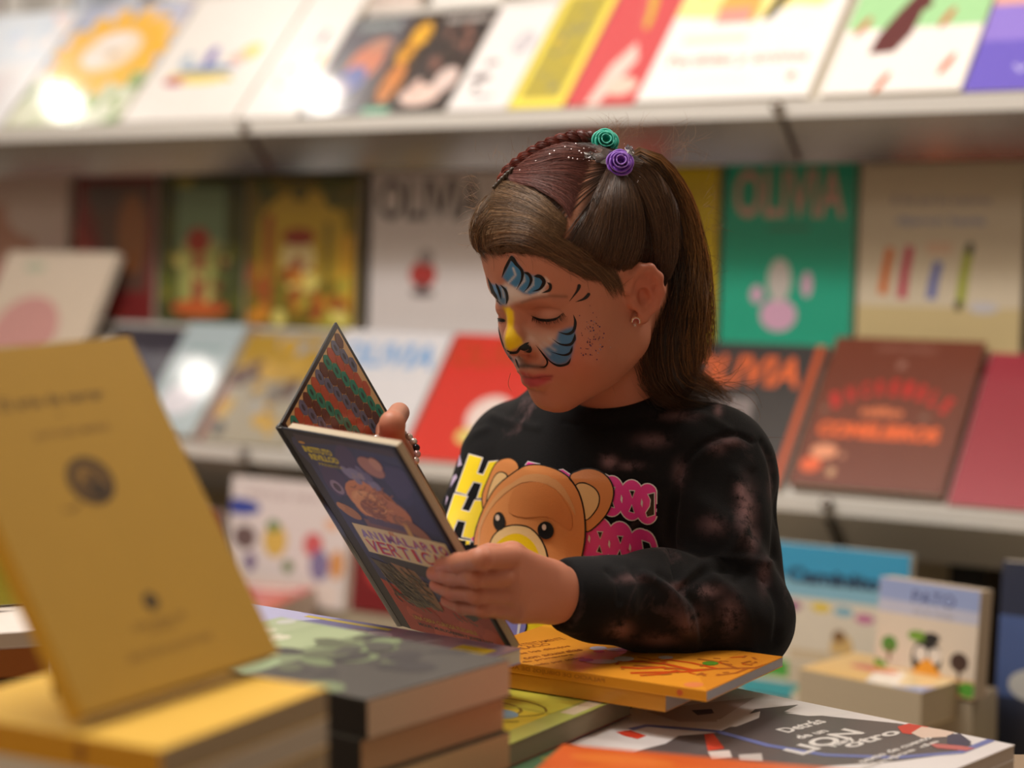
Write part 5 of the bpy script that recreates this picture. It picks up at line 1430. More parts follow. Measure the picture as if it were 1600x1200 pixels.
# where dye was bleached out of the black cotton
bl = np.zeros(len(V2))
for cx, cy, rx, ry, am in ((1166, 796, 14, 34, 1.1), (1158, 770, 9, 16, 1.0), (1176, 840, 10, 20, .7), (952, 722, 11, 9, .9), (985, 728, 18, 6, .6), (1060, 650, 30, 8, .5), (1122, 640, 6, 10, .8), (1098, 924, 26, 9, .8), (1060, 915, 16, 6, .6), (970, 985, 18, 14, .7), (1080, 970, 24, 20, .55), (1140, 960, 16, 26, .5),
                           (1020, 688, 24, 10, .5), (694, 752, 8, 8, .9), (1140, 690, 18, 7, .6), (1114, 820, 20, 14, .5), (1195, 900, 8, 24, .5), (1206, 760, 6, 26, .4), (1062, 740, 10, 18, .5), (1120, 700, 12, 10, .5), (985, 905, 20, 6, .5), (1030, 1000, 30, 10, .4), (640, 772, 20, 20, .5)):
    bl = np.maximum(bl, am * np.exp(-(((px2[:, 0] - cx) / rx) ** 2 + ((px2[:, 1] - cy) / ry) ** 2)) * fc2)
M_SW, t, b = newmat('bleached_black_cotton')
tc = t.nodes.new('ShaderNodeTexCoord'); at_ = t.nodes.new('ShaderNodeAttribute'); at_.attribute_name = 'bleach'
n1 = t.nodes.new('ShaderNodeTexNoise'); n1.inputs['Scale'].default_value = 55; n1.inputs['Detail'].default_value = 8; n1.inputs['Roughness'].default_value = .7
n2 = t.nodes.new('ShaderNodeTexNoise'); n2.inputs['Scale'].default_value = 13; n2.inputs['Detail'].default_value = 6; n2.inputs['Roughness'].default_value = .6; n2.inputs['Distortion'].default_value = 1.2
for n_ in (n1, n2): t.links.new(tc.outputs['Object'], n_.inputs['Vector'])
def mth(op, a, b_=None, cl=False):
    m_ = t.nodes.new('ShaderNodeMath'); m_.operation = op; m_.use_clamp = cl
    for i, x in enumerate((a, b_)):
        if x is None: continue
        if isinstance(x, (int, float)): m_.inputs[i].default_value = x
        else: t.links.new(x, m_.inputs[i])
    return m_.outputs[0]
blo = mth('MULTIPLY', at_.outputs['Fac'], mth('MULTIPLY_ADD', n1.outputs['Fac'], 3.2)); blo.node.inputs[1].default_value = 1
mm = blo.node.inputs[1].links[0].from_node if blo.node.inputs[1].links else None
k1 = mth('SUBTRACT', mth('MULTIPLY', n1.outputs['Fac'], 7.0), 2.7, True)
k2 = mth('MULTIPLY', mth('SUBTRACT', n2.outputs['Fac'], .60), 5.0, True)
k3 = mth('ADD', mth('MULTIPLY', at_.outputs['Fac'], k1), mth('MULTIPLY', mth('MULTIPLY', k2, k1), .45), True)
mx = t.nodes.new('ShaderNodeMix'); mx.data_type = 'RGBA'; mx.inputs[6].default_value = (*lin((13, 12, 14)), 1); mx.inputs[7].default_value = (*lin((128, 98, 100)), 1)
t.links.new(k3, mx.inputs[0]); t.links.new(mx.outputs[2], b.inputs['Base Color'])
b.inputs['Roughness'].default_value = .9; b.inputs['Specular IOR Level'].default_value = .25; b.inputs['Sheen Weight'].default_value = .04; b.inputs['Sheen Roughness'].default_value = .4
n3 = t.nodes.new('ShaderNodeTexNoise'); n3.inputs['Scale'].default_value = 900; n3.inputs['Detail'].default_value = 2; t.links.new(tc.outputs['Object'], n3.inputs['Vector'])
bp = t.nodes.new('ShaderNodeBump'); bp.inputs['Strength'].default_value = .35; bp.inputs['Distance'].default_value = .001
t.links.new(n3.outputs['Fac'], bp.inputs['Height']); t.links.new(bp.outputs[0], b.inputs['Normal'])
sweater = np_mesh('sweatshirt', V2, Q2, M_SW, girl, None, {'bleach': bl})
sweater['label'] = 'black sweatshirt with bleached mauve patches and a bear print'
dT = torso_sdf(V2); dU = s_cone(V2, shR, elR, .0440, .0370); dF = s_cone(V2, elR, tuple(cuffR), .034, .024)
dL = np.minimum(s_cone(V2, elL, tuple(cuffL), .0465, .0285), s_cone(V2, shL, elL, .056, .047))
keepf = (((dT < .009) | ((dU < .006) & (dF > .006))) & ((dL > .006) | (dT < .004)))[Q2].all(1)
bvh_sw = BVHTree.FromPolygons([tuple(v_) for v_ in V2.tolist()], [tuple(f_) for f_ in Q2[keepf].tolist()])

# trousers and shoes, below the table top
def trous(p):
    d = None
    for s_ in (-1, 1):
        hip = chest + bodyL * (.055 * s_) + Vector((0, 0, -.30)); kn_ = hip + Vector((0, 0, -.20)) + bodyF * .01; an = hip + Vector((0, 0, -.44))
        e = smin(s_cone(p, tuple(hip), tuple(kn_), .068, .052), s_cone(p, tuple(kn_), (an.x, an.y, .07), .052, .045), .02); d = e if d is None else smin(d, e, .03)
    return d
V3, Q3 = mesh_sdf(trous, (-.15, 1.6, 0.0), (.35, 2.05, CZ - .58), .008)
np_mesh('trousers', V3, Q3, flat_mat('denim', (52, 62, 88), .8, bscale=200), girl)
def shoe(p, s_):
    c_ = chest + bodyL * (.055 * s_); c_ = Vector((c_.x, c_.y, 0))
    q = (p - np.array(c_, F32)) @ RB
    d = s_cone(q, (0, -.03, .036), (0, .085, .026), .034, .026); return smax(smin(d, s_cone(q, (0, -.02, .05), (0, -.02, .085), .032, .030), .02), -(q[:, 2] - .001), .004)
for s_ in (-1, 1):
    Va, Qa = mesh_sdf(lambda p: shoe(p, s_), (-.2, 1.5, -.02), (.4, 2.1, .14), .006)
    np_mesh('shoe', Va, Qa, flat_mat('shoe_canvas', (200, 196, 190), .7, bscale=100), girl)


# ------------------------------------------------------------------ the print on the chest
M_PRINT = col_mat('rubber_print', .42, .45, bump=.12, bscale=700)
PR = MB()


def conform(pts, col, layer, cell=6.5, tri=None):
    bm = bmesh.new()
    vs = [bm.verts.new((float(x), float(y), 0)) for x, y in pts]
    if tri is None:
        tri = tessellate_polygon([[Vector((x, y, 0)) for x, y in pts]])
    for t_ in tri:
        try: bm.faces.new([vs[i] for i in t_])
        except ValueError: pass
    xs = [p[0] for p in pts]; ys = [p[1] for p in pts]
    for lo_, hi_, no in ((min(xs), max(xs), (1, 0, 0)), (min(ys), max(ys), (0, 1, 0))):
        c = math.ceil(lo_ / cell) * cell
        while c < hi_:
            bmesh.ops.bisect_plane(bm, geom=bm.verts[:] + bm.edges[:] + bm.faces[:], plane_co=(c, c, 0), plane_no=no); c += cell
    bm.verts.ensure_lookup_table()
    off = .0006 + .00026 * layer; out_ = []; bad = set()
    for i, v_ in enumerate(bm.verts):
        q = cast(bvh_sw, v_.co.x, v_.co.y, off); v_.index = i
        if q is None: bad.add(i); q = Vector((0, 0, 0))
        out_.append(q)
    fs = [tuple(v_.index for v_ in f_.verts) for f_ in bm.faces]
    fs = [f_ for f_ in fs if not any(i in bad for i in f_) and max((out_[f_[0]] - out_[j]).length for j in f_) < .03]
    bm.free()
    PR.add(out_, fs, col)


def T6(pts): return [(680 + x / 4.444, 700 + y / 4.444) for x, y in pts]


def sm(pts, n=6, closed=True):
    p = list(pts); k = len(p); out_ = []
    for i in range(k):
        p0, p1, p2, p3 = [np.array(p[(i + j) % k], float) for j in (-1, 0, 1, 2)]
        for u_ in range(n):
            t_ = u_ / n; out_.append(tuple(.5 * ((2 * p1) + (-p0 + p2) * t_ + (2 * p0 - 5 * p1 + 4 * p2 - p3) * t_ ** 2 + (-p0 + 3 * p1 - 3 * p2 + p3) * t_ ** 3)))
    return out_


def grow(pts, d):
    """push an outline outwards by d pixels"""
    k = len(pts); ar = sum(pts[i][0] * pts[(i + 1) % k][1] - pts[(i + 1) % k][0] * pts[i][1] for i in range(k)); sg = 1 if ar > 0 else -1; out_ = []
    for i in range(k):
        a_ = np.array(pts[i - 1]); b_ = np.array(pts[i]); c_ = np.array(pts[(i + 1) % k])
        n_1 = np.array(((b_ - a_)[1], -(b_ - a_)[0])); n_2 = np.array(((c_ - b_)[1], -(c_ - b_)[0]))
        n_1 = n_1 / (np.linalg.norm(n_1) + 1e-9); n_2 = n_2 / (np.linalg.norm(n_2) + 1e-9); n_ = n_1 + n_2; l = np.linalg.norm(n_)
        n_ = n_ / l if l > .3 else n_1
        out_.append(tuple(b_ + sg * n_ * d / max(.6, l / 2 if l > .3 else 1)))
    return out_


YL, WH, BK2, BR, BR2, TAN, PK = (255, 224, 36), (236, 228, 226), (16, 14, 16), (226, 146, 84), (218, 135, 74), (238, 196, 136), (240, 66, 160)
# yellow block letters H, one above the other
H = lambda x0, y0, dx, dy, w1_, h1: None
Hs_ = [[(240, 48), (328, 72), (290, 178), (338, 190), (378, 100), (434, 92), (400, 170), (350, 300), (330, 345), (296, 346), (330, 246), (268, 232), (218, 322), (150, 302)],
       [(138, 322), (222, 340), (180, 432), (240, 448), (278, 366), (330, 368), (330, 460), (262, 632), (190, 616), (218, 512), (156, 500), (112, 600), (58, 562)],
       [(162, 636), (242, 650), (212, 740), (140, 740), (120, 730)], [(20, 700), (90, 706), (100, 740), (20, 740)],
       [(900 - 200 + 13, 1010 + 0), (760, 1020), (758, 1060), (700, 1050)]]
for h_ in Hs_[:3]:
    q = T6(h_); conform(grow(q, 1.6), WH, 0); conform(q, YL, 1)
# slivers of lilac letters at the side seam
for h_ in ([(176, 46), (190, 120), (158, 134)], [(150, 182), (158, 206), (108, 278), (128, 200)], [(86, 330), (94, 350), (74, 402)], [(56, 470), (62, 490), (50, 520)]):
    q = T6(h_); conform(q, (196, 176, 206), 1)
# yellow letter showing under the book
q = [(714, 999), (752, 1004), (750, 1014), (712, 1010)]; conform(q, YL, 1)
# pink interlocked rings, three rows
def pink_row(cs, rx, ry, diam, hour, dd, layer, xmax=None):
    for e_, cc, l_ in ((1.7, WH, layer), (0, PK, layer + 1)):
        for cx, cy in cs:
            ps = [(cx + (rx + e_) * math.cos(a_ * math.pi / 14), cy + (ry + e_) * math.sin(a_ * math.pi / 14)) for a_ in range(28)]
            if xmax: ps = [(min(x, xmax + e_ - .002 * k_), y) for k_, (x, y) in enumerate(ps)]
            conform(ps, cc, l_)
    for x, y in diam:
        conform([(x - .3, y - 7), (x + 1.9, y - 1.5), (x + .9, y + 7), (x - 1.7, y + 1.5)], WH, layer + 2)
    for x, yt, yb in hour:
        for tri_ in ([(x - 3.6, yt), (x + 3.4, yt + .6), (x + .2, yt + 10)], [(x - 4.6, yb), (x + 2.2, yb + 2), (x - .8, yb - 9)]):
            conform(grow(tri_, 1.2), WH, layer + 2); conform(tri_, BK2, layer + 3)
    if dd: conform(grow(dd, 1.4), WH, layer + 2); conform(dd, BK2, layer + 3)
pink_row([(942, 772), (956, 775), (987, 781), (1012, 787)], 20, 31, [(971, 779), (1003, 785)], [(988, 766, 798), (957, 761, 790)], [(1014, 772), (1023, 770), (1023, 803), (1012, 806), (1010, 800), (1017, 790), (1018, 780)], 0, 1026)
pink_row([(920, 838), (937, 841), (968, 847), (1000, 858), (1006, 860)], 21, 32, [(921, 841), (952, 849), (984, 855)], [(938, 830, 861), (969, 837, 868)], [(1003, 844), (1014, 848), (1019, 862), (1014, 874), (997, 877), (1006, 864)], 0)
pink_row([(915, 910), (946, 916), (978, 925), (1000, 935)], 20, 26, [(930, 912), (960, 920)], [(946, 904, 930)], None, 0)
for pts in ([(816, 736), (826, 722), (844, 726), (856, 738), (880, 734), (900, 748), (880, 760), (816, 760)], [(736, 842), (746, 826), (752, 812), (756, 830), (742, 850)]):
    conform(grow(pts, 1.4), WH, 0); conform(pts, PK, 1)
# teddy: ears, head, muzzle, eyes
L0 = 5
earL = sm(T6([(345, 430), (338, 330), (380, 220), (430, 120), (480, 84), (540, 80), (585, 120), (580, 180), (500, 230), (420, 330), (372, 410)]), 4)
earL2 = sm(T6([(372, 380), (390, 290), (430, 200), (470, 172), (510, 190), (500, 225), (430, 300)]), 4)
earR = sm(T6([(945, 215), (1000, 165), (1080, 150), (1160, 175), (1220, 240), (1235, 320), (1200, 430), (1130, 520), (1045, 565), (1000, 400)]), 4)
earR2 = sm(T6([(985, 265), (1040, 245), (1110, 280), (1140, 340), (1120, 420), (1045, 490), (1000, 380)]), 4)
headB = sm(T6([(560, 180), (640, 135), (740, 125), (850, 155), (940, 215), (1000, 300), (1035, 420), (1045, 560), (1030, 700), (985, 850), (900, 960), (700, 1010), (480, 960), (330, 880), (282, 760), (278, 640), (310, 520), (370, 390), (450, 270)]), 3)
for sh, c_, gk in ((earL, BR, 2.0), (earR, BR, 2.2)):
    conform(grow(sh, gk), BK2, L0); conform(sh, c_, L0 + 1)
for sh in (earL2, earR2): conform(grow(sh, 1.8), BK2, L0 + 2); conform(sh, TAN, L0 + 3)
conform(grow(headB, 2.2), BK2, L0 + 4); conform(headB, BR, L0 + 5)
conform(sm(T6([(560, 240), (640, 190), (740, 180), (850, 215), (920, 290), (975, 400), (985, 460), (940, 380), (850, 280), (740, 235), (620, 240), (500, 320), (400, 430), (330, 560), (316, 690), (306, 700), (312, 560), (370, 430), (460, 310)]), 2), (222, 160, 104), L0 + 6)
conform(sm(T6([(560, 300), (640, 245), (740, 235), (850, 285), (930, 390), (965, 480), (940, 560), (800, 470), (640, 480), (530, 440)]), 3), BR2, L0 + 7)
muz = sm(T6([(400, 700), (430, 620), (500, 560), (590, 540), (680, 560), (750, 640), (785, 740), (790, 860), (700, 920), (500, 900), (390, 800)]), 3)
muz2 = sm(T6([(430, 700), (480, 640), (560, 600), (630, 605), (700, 660), (735, 750), (700, 840), (480, 830), (420, 760)]), 3)
conform(grow(muz, 2.3), BK2, L0 + 8); conform(muz, TAN, L0 + 9); conform(muz2, (240, 196, 14), L0 + 10)
for cx, cy, rx, ry, hx in ((468, 512, 42, 66, 0), (786, 566, 56, 64, 0)):
    e_ = T6([(cx + rx * math.cos(a_ * math.pi / 10) + (cy - cy) , cy + ry * math.sin(a_ * math.pi / 10)) for a_ in range(20)]); conform(e_, (24, 24, 26), L0 + 9.5)
    e_ = T6([(cx - 8 + 15 * math.cos(a_ * math.pi / 6), cy - 24 + 22 * math.sin(a_ * math.pi / 6)) for a_ in range(12)]); conform(e_, (226, 200, 180), L0 + 11)
# lower part of the figure seen beneath the hand
conform([(818, 972), (862, 972), (905, 975), (905, 1020), (800, 1020)], YL, 2)
conform([(862, 976), (900, 980), (900, 1020), (862, 1020)], BR, 3); conform([(862, 980), (866, 980), (868, 1000), (864, 1000)], BK2, 4); conform([(900, 985), (960, 992), (960, 1020), (900, 1020)], BR, 3)
q = sm([(786, 968), (820, 968), (822, 985), (812, 1000), (798, 1002), (790, 990)], 3); conform(grow(q, 1.8), BK2, 4); conform(q, (140, 134, 196), 5); conform([(812, 970), (817, 970), (812, 995), (809, 994)], WH, 6)
PR.build('bear_print', M_PRINT, sweater, True)['label'] = 'brown teddy bear with yellow and pink block letters'
# ------------------------------------------------------------------ hair
HY = [-.12, -.07, -.05, -.03, -.012, -.002, .008, .02, .035, .05, .065, .08, .10]
HZ = [-.062, -.056, -.040, -.006, .014, .019, .020, .024, .034, .045, .055, .060, .062]


def cap_sdf(p):
    l = to_loc(p); d = head_loc(l, True) - (.0006 + .0038 * np.clip((l[:, 2] - np.interp(l[:, 1], HY, HZ)) / .022, 0, 1))
    zl = np.interp(l[:, 1], HY, HZ) + .0015 * np.sin(l[:, 1] * 900) + .001 * np.sin(l[:, 0] * 700)
    cut = (zl - l[:, 2]) * .8
    inner = head_loc(l, True) + .006
    return smax(smax(d, cut, .006), -inner, .002) * HS


V4, Q4 = mesh_sdf(cap_sdf, HO - .135, HO + .135, .0022 if not globals().get('DRAFT') else .003)
px4, _ = pix_np(V4)
c4 = np.tile(np.array(lin((50, 32, 22))), (len(V4), 1)).astype(float)
pl = catmull([(934, 240), (918, 268), (904, 305), (890, 345), (874, 378)], 6)
wv_ = np.clip(1.25 * np.exp(-(line_d(pl, px4) / 11.) ** 2), 0, 1)[:, None] * ((V4[:, 1] < HO[1] + .06)[:, None])
c4 = c4 * (1 - wv_) + np.array(lin((150, 104, 84))) * wv_
M_HAIR = col_mat('hair', .38, .5)
t = M_HAIR.node_tree; t.nodes['Principled BSDF'].inputs['Anisotropic'].default_value = .4
M_SCALP = col_mat('hair_roots', .85, .12, bump=.3, bscale=500)
hair = np_mesh('hair', V4, Q4, M_SCALP, girl, c4)
hair['label'] = 'brown hair parted over the ear and tied up in a ponytail'
bvh_cap = BVHTree.FromObject(hair, bpy.context.evaluated_depsgraph_get())
Vc = lambda c: np.array(lin(c))
STR = []      # (points (m,3), radius, colours (m,3))


def resamp(pts, m_):
    c = catmull(pts, 8); s_ = np.concatenate([[0], np.cumsum(np.linalg.norm(np.diff(c, axis=0), axis=1))]); u = np.linspace(0, s_[-1], m_)
    return np.stack([np.interp(u, s_, c[:, k]) for k in range(c.shape[1])], 1)


def region(A_, B_, n, colf, off=(.0003, .0030), m_=12, r_=.00017, wob=3.4, trim=(.0, .0), bias=None, skin=False):
    A2 = resamp(A_, m_); B2 = resamp(B_, m_)
    for i in range(n):
        s_ = rng.random() if bias is None else bias(rng.random())
        line = A2 * (1 - s_) + B2 * s_
        tt = np.linspace(0, 1, m_); ph = rng.random(4) * 6.28
        line = line + wob * np.stack([np.sin(tt * 4 + ph[0]) + .4 * np.sin(tt * 9 + ph[1]), np.sin(tt * 4 + ph[2]) + .4 * np.sin(tt * 9 + ph[3])], 1) * rng.uniform(.1, 1)
        u0 = rng.uniform(0, trim[0]); u1 = 1 - rng.uniform(0, trim[1])
        line = np.stack([np.interp(np.linspace(u0, u1, m_), tt, line[:, k]) for k in (0, 1)], 1)
        o_ = rng.uniform(*off); P3 = []; last = 1.68
        for j, (x, y) in enumerate(line):
            oj = o_ * (.5 + .5 * math.sin(math.pi * min(1, (j + 1) / m_ * 1.05)))
            q = cast(bvh_cap, x, y, oj)
            if skin:
                qb = cast(bvh_body, x, y, oj * .6 + .0003)
                if qb is not None and (q is None or (CAM - qb).length < (CAM - q).length): q = qb
            if q is None:
                g0 = P(x, y, last + .004); hit = bvh_cap.find_nearest(g0); q = hit[0] + hit[1] * oj
                if (q - g0).length > .012: q = hit[0].lerp(g0, .3)
            else: last = topix(q)[2]
            P3.append(q)
        STR.append((np.array([tuple(q) for q in P3]), r_ * rng.uniform(.7, 1.3), colf(s_, line)))


def shade(base, hi, p=.5, v=.25):
    b_, h_ = Vc(base), Vc(hi)
    def fn(s_, line):
        k = min(1, max(0, rng.beta(1.2, 2.4) * 2 * p)); c = (b_ * (1 - k) + h_ * k) * rng.uniform(1 - v, 1 + v)
        return np.tile(c, (len(line), 1))
    return fn


# generic cover all round the head, drawn up to the tie
hc = HW(0, -.006, .036)
tie = cast(bvh_cap, 968, 262, .004); tdir = (tie - hc).normalized()
for i in range(1500):
    az = rng.uniform(0, 2 * math.pi); lx, ly = math.cos(az) * .075, math.sin(az) * .092
    zl = np.interp(ly, HY, HZ) + rng.uniform(0, .03)
    s_ = (HW(lx, ly - .006, zl) - hc).normalized()
    pts = []
    for j in range(14):
        u_ = j / 13; d_ = s_.slerp(tdir, u_ * .97) if s_.angle(tdir) < 3.1 else s_.lerp(tdir, u_).normalized()
        hit = bvh_cap.ray_cast(hc + d_ * .3, -d_)
        if hit[0] is None: continue
        lh = to_loc(np.array([tuple(hit[0])], F32))[0]
        if lh[2] < np.interp(lh[1], HY, HZ) - .002: continue
        pts.append(tuple(hit[0] + d_ * rng.uniform(.0002, .0006)))
    if len(pts) < 14: continue
    pp = np.array(pts); qx, _d = pix_np(pp)
    if (line_d(pl, qx).min() < 9) and rng.random() < .9: continue
    c = Vc((58, 38, 26)) * rng.uniform(.6, 1.3); STR.append((pp, .00022, np.tile(c, (14, 1))))

# brown hair swept off the forehead towards the parting
gold = shade((66, 46, 33), (176, 138, 100), .55); dark = shade((50, 32, 22), (128, 90, 60), .42); red = shade((76, 42, 38), (168, 108, 98), .6); mid = shade((70, 48, 34), (156, 116, 80), .5)
region([(760, 278), (800, 288), (845, 308), (884, 344)], [(741, 330), (775, 322), (830, 336), (882, 362)], 837, gold)
region([(741, 326), (775, 318), (830, 332), (880, 358)], [(737, 392), (765, 366), (820, 362), (876, 388)], 1107, gold, off=(.0003, .0045))
region([(738, 370), (770, 352), (825, 352), (880, 384), (925, 425)], [(740, 412), (768, 385), (815, 378), (868, 402), (905, 428)], 837, mid, off=(.0005, .0042), trim=(.1, .35))
region([(746, 404), (762, 384), (800, 376), (850, 392), (900, 424)], [(772, 402), (800, 392), (836, 394), (866, 408), (896, 424)], 202, mid, off=(.0002, .0015), trim=(.3, .4), r_=.00018)
# soft front hair drawn down over the hairline
region([(738, 330), (736, 365), (740, 395), (752, 412)], [(790, 350), (782, 372), (785, 390), (800, 402)], 216, mid, off=(.001, .0045), trim=(.3, .35), skin=True, r_=.00018, wob=4)
region([(742, 385), (760, 372), (790, 380), (820, 400)], [(800, 350), (840, 362), (870, 385), (892, 412)], 567, mid, off=(.0006, .0035), trim=(.3, .3), skin=True, r_=.00018, wob=5)
region([(800, 380), (840, 392), (880, 414), (920, 440)], [(860, 360), (900, 385), (940, 415), (975, 448)], 648, mid, off=(.0006, .0030), trim=(.3, .35), skin=True, r_=.00018, wob=5)
region([(905, 400), (925, 425), (945, 448), (956, 470)], [(950, 400), (962, 425), (972, 445), (978, 466)], 216, mid, off=(.0005, .0015), trim=(.3, .45), skin=True, r_=.00013, wob=4)
# dyed upper section combed back to the tie
region([(772, 262), (815, 238), (870, 226), (930, 236)], [(795, 268), (840, 262), (885, 250), (926, 246)], 567, red, off=(.0005, .004))
region([(792, 264), (835, 262), (880, 252), (924, 248)], [(800, 284), (842, 296), (878, 320), (890, 342)], 756, red, off=(.0003, .0035))
# dark side hair from the tie down to the hairline
region([(952, 264), (932, 304), (912, 350), (888, 390)], [(960, 275), (948, 340), (935, 395), (925, 428)], 1215, dark, off=(.0003, .0040), trim=(.0, .08))
region([(960, 272), (950, 335), (938, 395), (925, 428)], [(985, 280), (1000, 330), (1002, 380), (985, 432)], 1215, dark, off=(.0003, .0040), trim=(.0, .08))
region([(868, 400), (900, 400), (940, 415), (975, 432)], [(880, 412), (905, 422), (945, 444), (975, 452)], 513, mid, off=(.0003, .0022), trim=(.2, .2), r_=.0002)
region([(978, 270), (1010, 300), (1028, 350), (1030, 420)], [(985, 262), (1035, 300), (1052, 360), (1056, 440)], 675, dark, off=(.0003, .004))
region([(972, 256), (1008, 262), (1036, 300), (1046, 372)], [(968, 266), (990, 290), (1012, 340), (1024, 410)], 945, dark, off=(.0008, .0040))
region([(1000, 262), (1030, 290), (1046, 350), (1046, 420)], [(1030, 275), (1050, 320), (1056, 380), (1052, 430)], 472, dark, off=(.0008, .0040))
# uneven baby hair along the hairline
for i in range(120):
    u_ = rng.random(); hl = catmull([(742, 404), (762, 396), (790, 390), (824, 394), (860, 404), (900, 420), (935, 438), (968, 456)], 8); k = int(u_ * (len(hl) - 1)); x, y = hl[k] + rng.normal(0, 3.5, 2)
    an = -.95 + u_ * .5 + rng.normal(0, .35) if rng.random() < .7 else .6 + rng.normal(0, .5)
    l_ = rng.uniform(10, 30); cu = rng.normal(0, .02); line = []
    for j in range(8): line.append((x, y)); x += math.cos(an) * l_ / 7; y += math.sin(an) * l_ / 7; an += cu * l_ / 7
    P3 = []
    for j, (x_, y_) in enumerate(line):
        q = cast(bvh_cap, x_, y_, .0012) or cast(bvh_body, x_, y_, .0008 + .0008 * (j > 0))
        qb = cast(bvh_body, x_, y_, .0008)
        if q is not None and qb is not None and (CAM - qb).length < (CAM - q).length: q = qb
        if q is None: break
        P3.append(tuple(q))
    if len(P3) == 8: STR.append((np.array(P3), .00011, np.tile(Vc((110, 76, 52)) * rng.uniform(.6, 1.4), (8, 1))))
# loose hairs falling over the forehead and before the ear
region([(760, 300), (748, 340), (742, 380), (744, 412)], [(775, 340), (760, 360), (752, 385), (750, 405)], 81, gold, off=(.004, .009), r_=.00016, wob=5)
region([(960, 400), (972, 425), (975, 450), (968, 480)], [(985, 400), (988, 420), (982, 440), (975, 470)], 81, mid, off=(.0005, .002), r_=.00014, wob=3)

# ponytail
pc = [(P(978, 262, 1.718), .009), (P(1000, 256, 1.718), .015), (P(1026, 284, 1.726), .020), (P(1047, 335, 1.738), .0235), (P(1055, 410, 1.742), .0285), (P(1049, 490, 1.728), .0325), (P(1044, 550, 1.722), .0310), (P(1058, 598, 1.730), .022), (P(1112, 622, 1.745), .011), (P(1156, 646, 1.750), .005)]
PCc = resamp([tuple(p) + (r_,) for p, r_ in pc], 26)
core = MB(); core.tube([Vector(q[:3]) for q in PCc[:-5]], [q[3] * .80 for q in PCc[:-5]], (34, 22, 16), 14)
pony = core.build('ponytail', M_HAIR, girl, True); pony['label'] = 'long brown ponytail falling behind the ear'
STP = []
tn = np.gradient(PCc[:, :3], axis=0); tn /= np.linalg.norm(tn, axis=1)[:, None]
vdir = np.array(FW); n1_ = np.cross(tn, vdir); n1_ /= np.linalg.norm(n1_, axis=1)[:, None]; n2_ = np.cross(tn, n1_)
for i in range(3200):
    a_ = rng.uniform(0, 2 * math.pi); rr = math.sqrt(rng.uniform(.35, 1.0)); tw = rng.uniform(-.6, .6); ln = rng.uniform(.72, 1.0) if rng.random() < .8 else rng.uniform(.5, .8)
    mm_ = int(26 * ln); k = np.arange(mm_); aa = a_ + tw * k / 26 + .12 * np.sin(k * .5 + rng.random() * 6)
    flare = 1 + (.07 + .14 * (k / 26)) * np.sin(k * .45 + rng.random() * 6) + (k / 26) ** 3 * rng.uniform(-.2, 1.3)
    pts = PCc[:mm_, :3] + (n1_[:mm_] * np.cos(aa)[:, None] + n2_[:mm_] * np.sin(aa)[:, None] * .8) * (PCc[:mm_, 3] * rr * flare)[:, None]
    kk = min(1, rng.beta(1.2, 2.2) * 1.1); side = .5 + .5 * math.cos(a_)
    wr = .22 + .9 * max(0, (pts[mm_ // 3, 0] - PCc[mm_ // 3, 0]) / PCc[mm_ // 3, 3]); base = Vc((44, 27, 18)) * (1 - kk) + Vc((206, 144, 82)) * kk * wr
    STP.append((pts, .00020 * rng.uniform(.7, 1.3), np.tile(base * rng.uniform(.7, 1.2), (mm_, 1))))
for i in range(60):       # frayed ends curling on the shoulder
    x0, y0 = rng.uniform(1060, 1110), rng.uniform(585, 612); a_ = rng.uniform(.1, .7); L0_ = rng.uniform(40, 105)
    cur = rng.uniform(-.012, .022); pts = []; x, y, an = x0, y0, a_
    for j in range(18):
        pts.append(tuple(P(x, y, 1.776 - .001 * j + rng.uniform(-.0005, .0005)))); x += math.cos(an) * L0_ / 17; y += math.sin(an) * L0_ / 17; an += cur * L0_ / 17 * 1.6
    STP.append((np.array(pts), .00020, np.tile(Vc((150, 106, 66)) * rng.uniform(.5, 1.2), (18, 1))))
# fly-away hairs round the silhouette
STF = []
for (cx, cy, sx, sy, a0_, a1_, n_, ln) in ((745, 320, 8, 45, 2.4, 4.2, 46, 26), (960, 215, 40, 6, -2.2, -.4, 40, 40), (1050, 240, 30, 20, -1.6, .2, 40, 46), (1100, 400, 12, 110, -1.2, .9, 60, 34), (800, 250, 30, 14, -2.6, -1.2, 26, 18), (1110, 580, 20, 40, -.8, 1.0, 30, 46), (1015, 560, 6, 40, 1.0, 2.4, 14, 30)):
    for i in range(n_):
        x, y = rng.normal(cx, sx * .6), rng.normal(cy, sy * .6); an = rng.uniform(a0_, a1_); cu = rng.uniform(-.05, .05); l_ = ln * rng.uniform(.4, 1.3); d_ = (1.70 if x < 900 else 1.74) + rng.uniform(-.02, .02); pts = []
        for j in range(9):
            pts.append(tuple(P(x, y, d_))); x += math.cos(an) * l_ / 8; y += math.sin(an) * l_ / 8; an += cu * l_ / 8
        STF.append((np.array(pts), .00011, np.tile(Vc((150, 110, 78)) * rng.uniform(.5, 1.1), (9, 1))))
# two long loose hairs, one by the neck, one out over the shoulder
for line, d_ in (([(962, 560), (952, 580), (956, 600), (962, 618)], 1.70), ([(1020, 400), (1060, 470), (1095, 560), (1100, 600)], 1.735), ([(1080, 590), (1130, 600), (1172, 622), (1188, 650), (1180, 668)], 1.76), ([(1100, 600), (1150, 598), (1180, 612), (1192, 640)], 1.76), ([(1090, 610), (1130, 640), (1160, 640), (1168, 660)], 1.75),
                 ([(1108, 690), (1150, 682), (1190, 683), (1230, 684)], 1.74), ([(798, 582), (794, 600), (800, 612)], 1.66)):
    c_ = resamp(line, 16); STF.append((np.array([tuple(P(x, y, d_)) for x, y in c_]), .00024, np.tile(Vc((140, 96, 60)), (16, 1))))


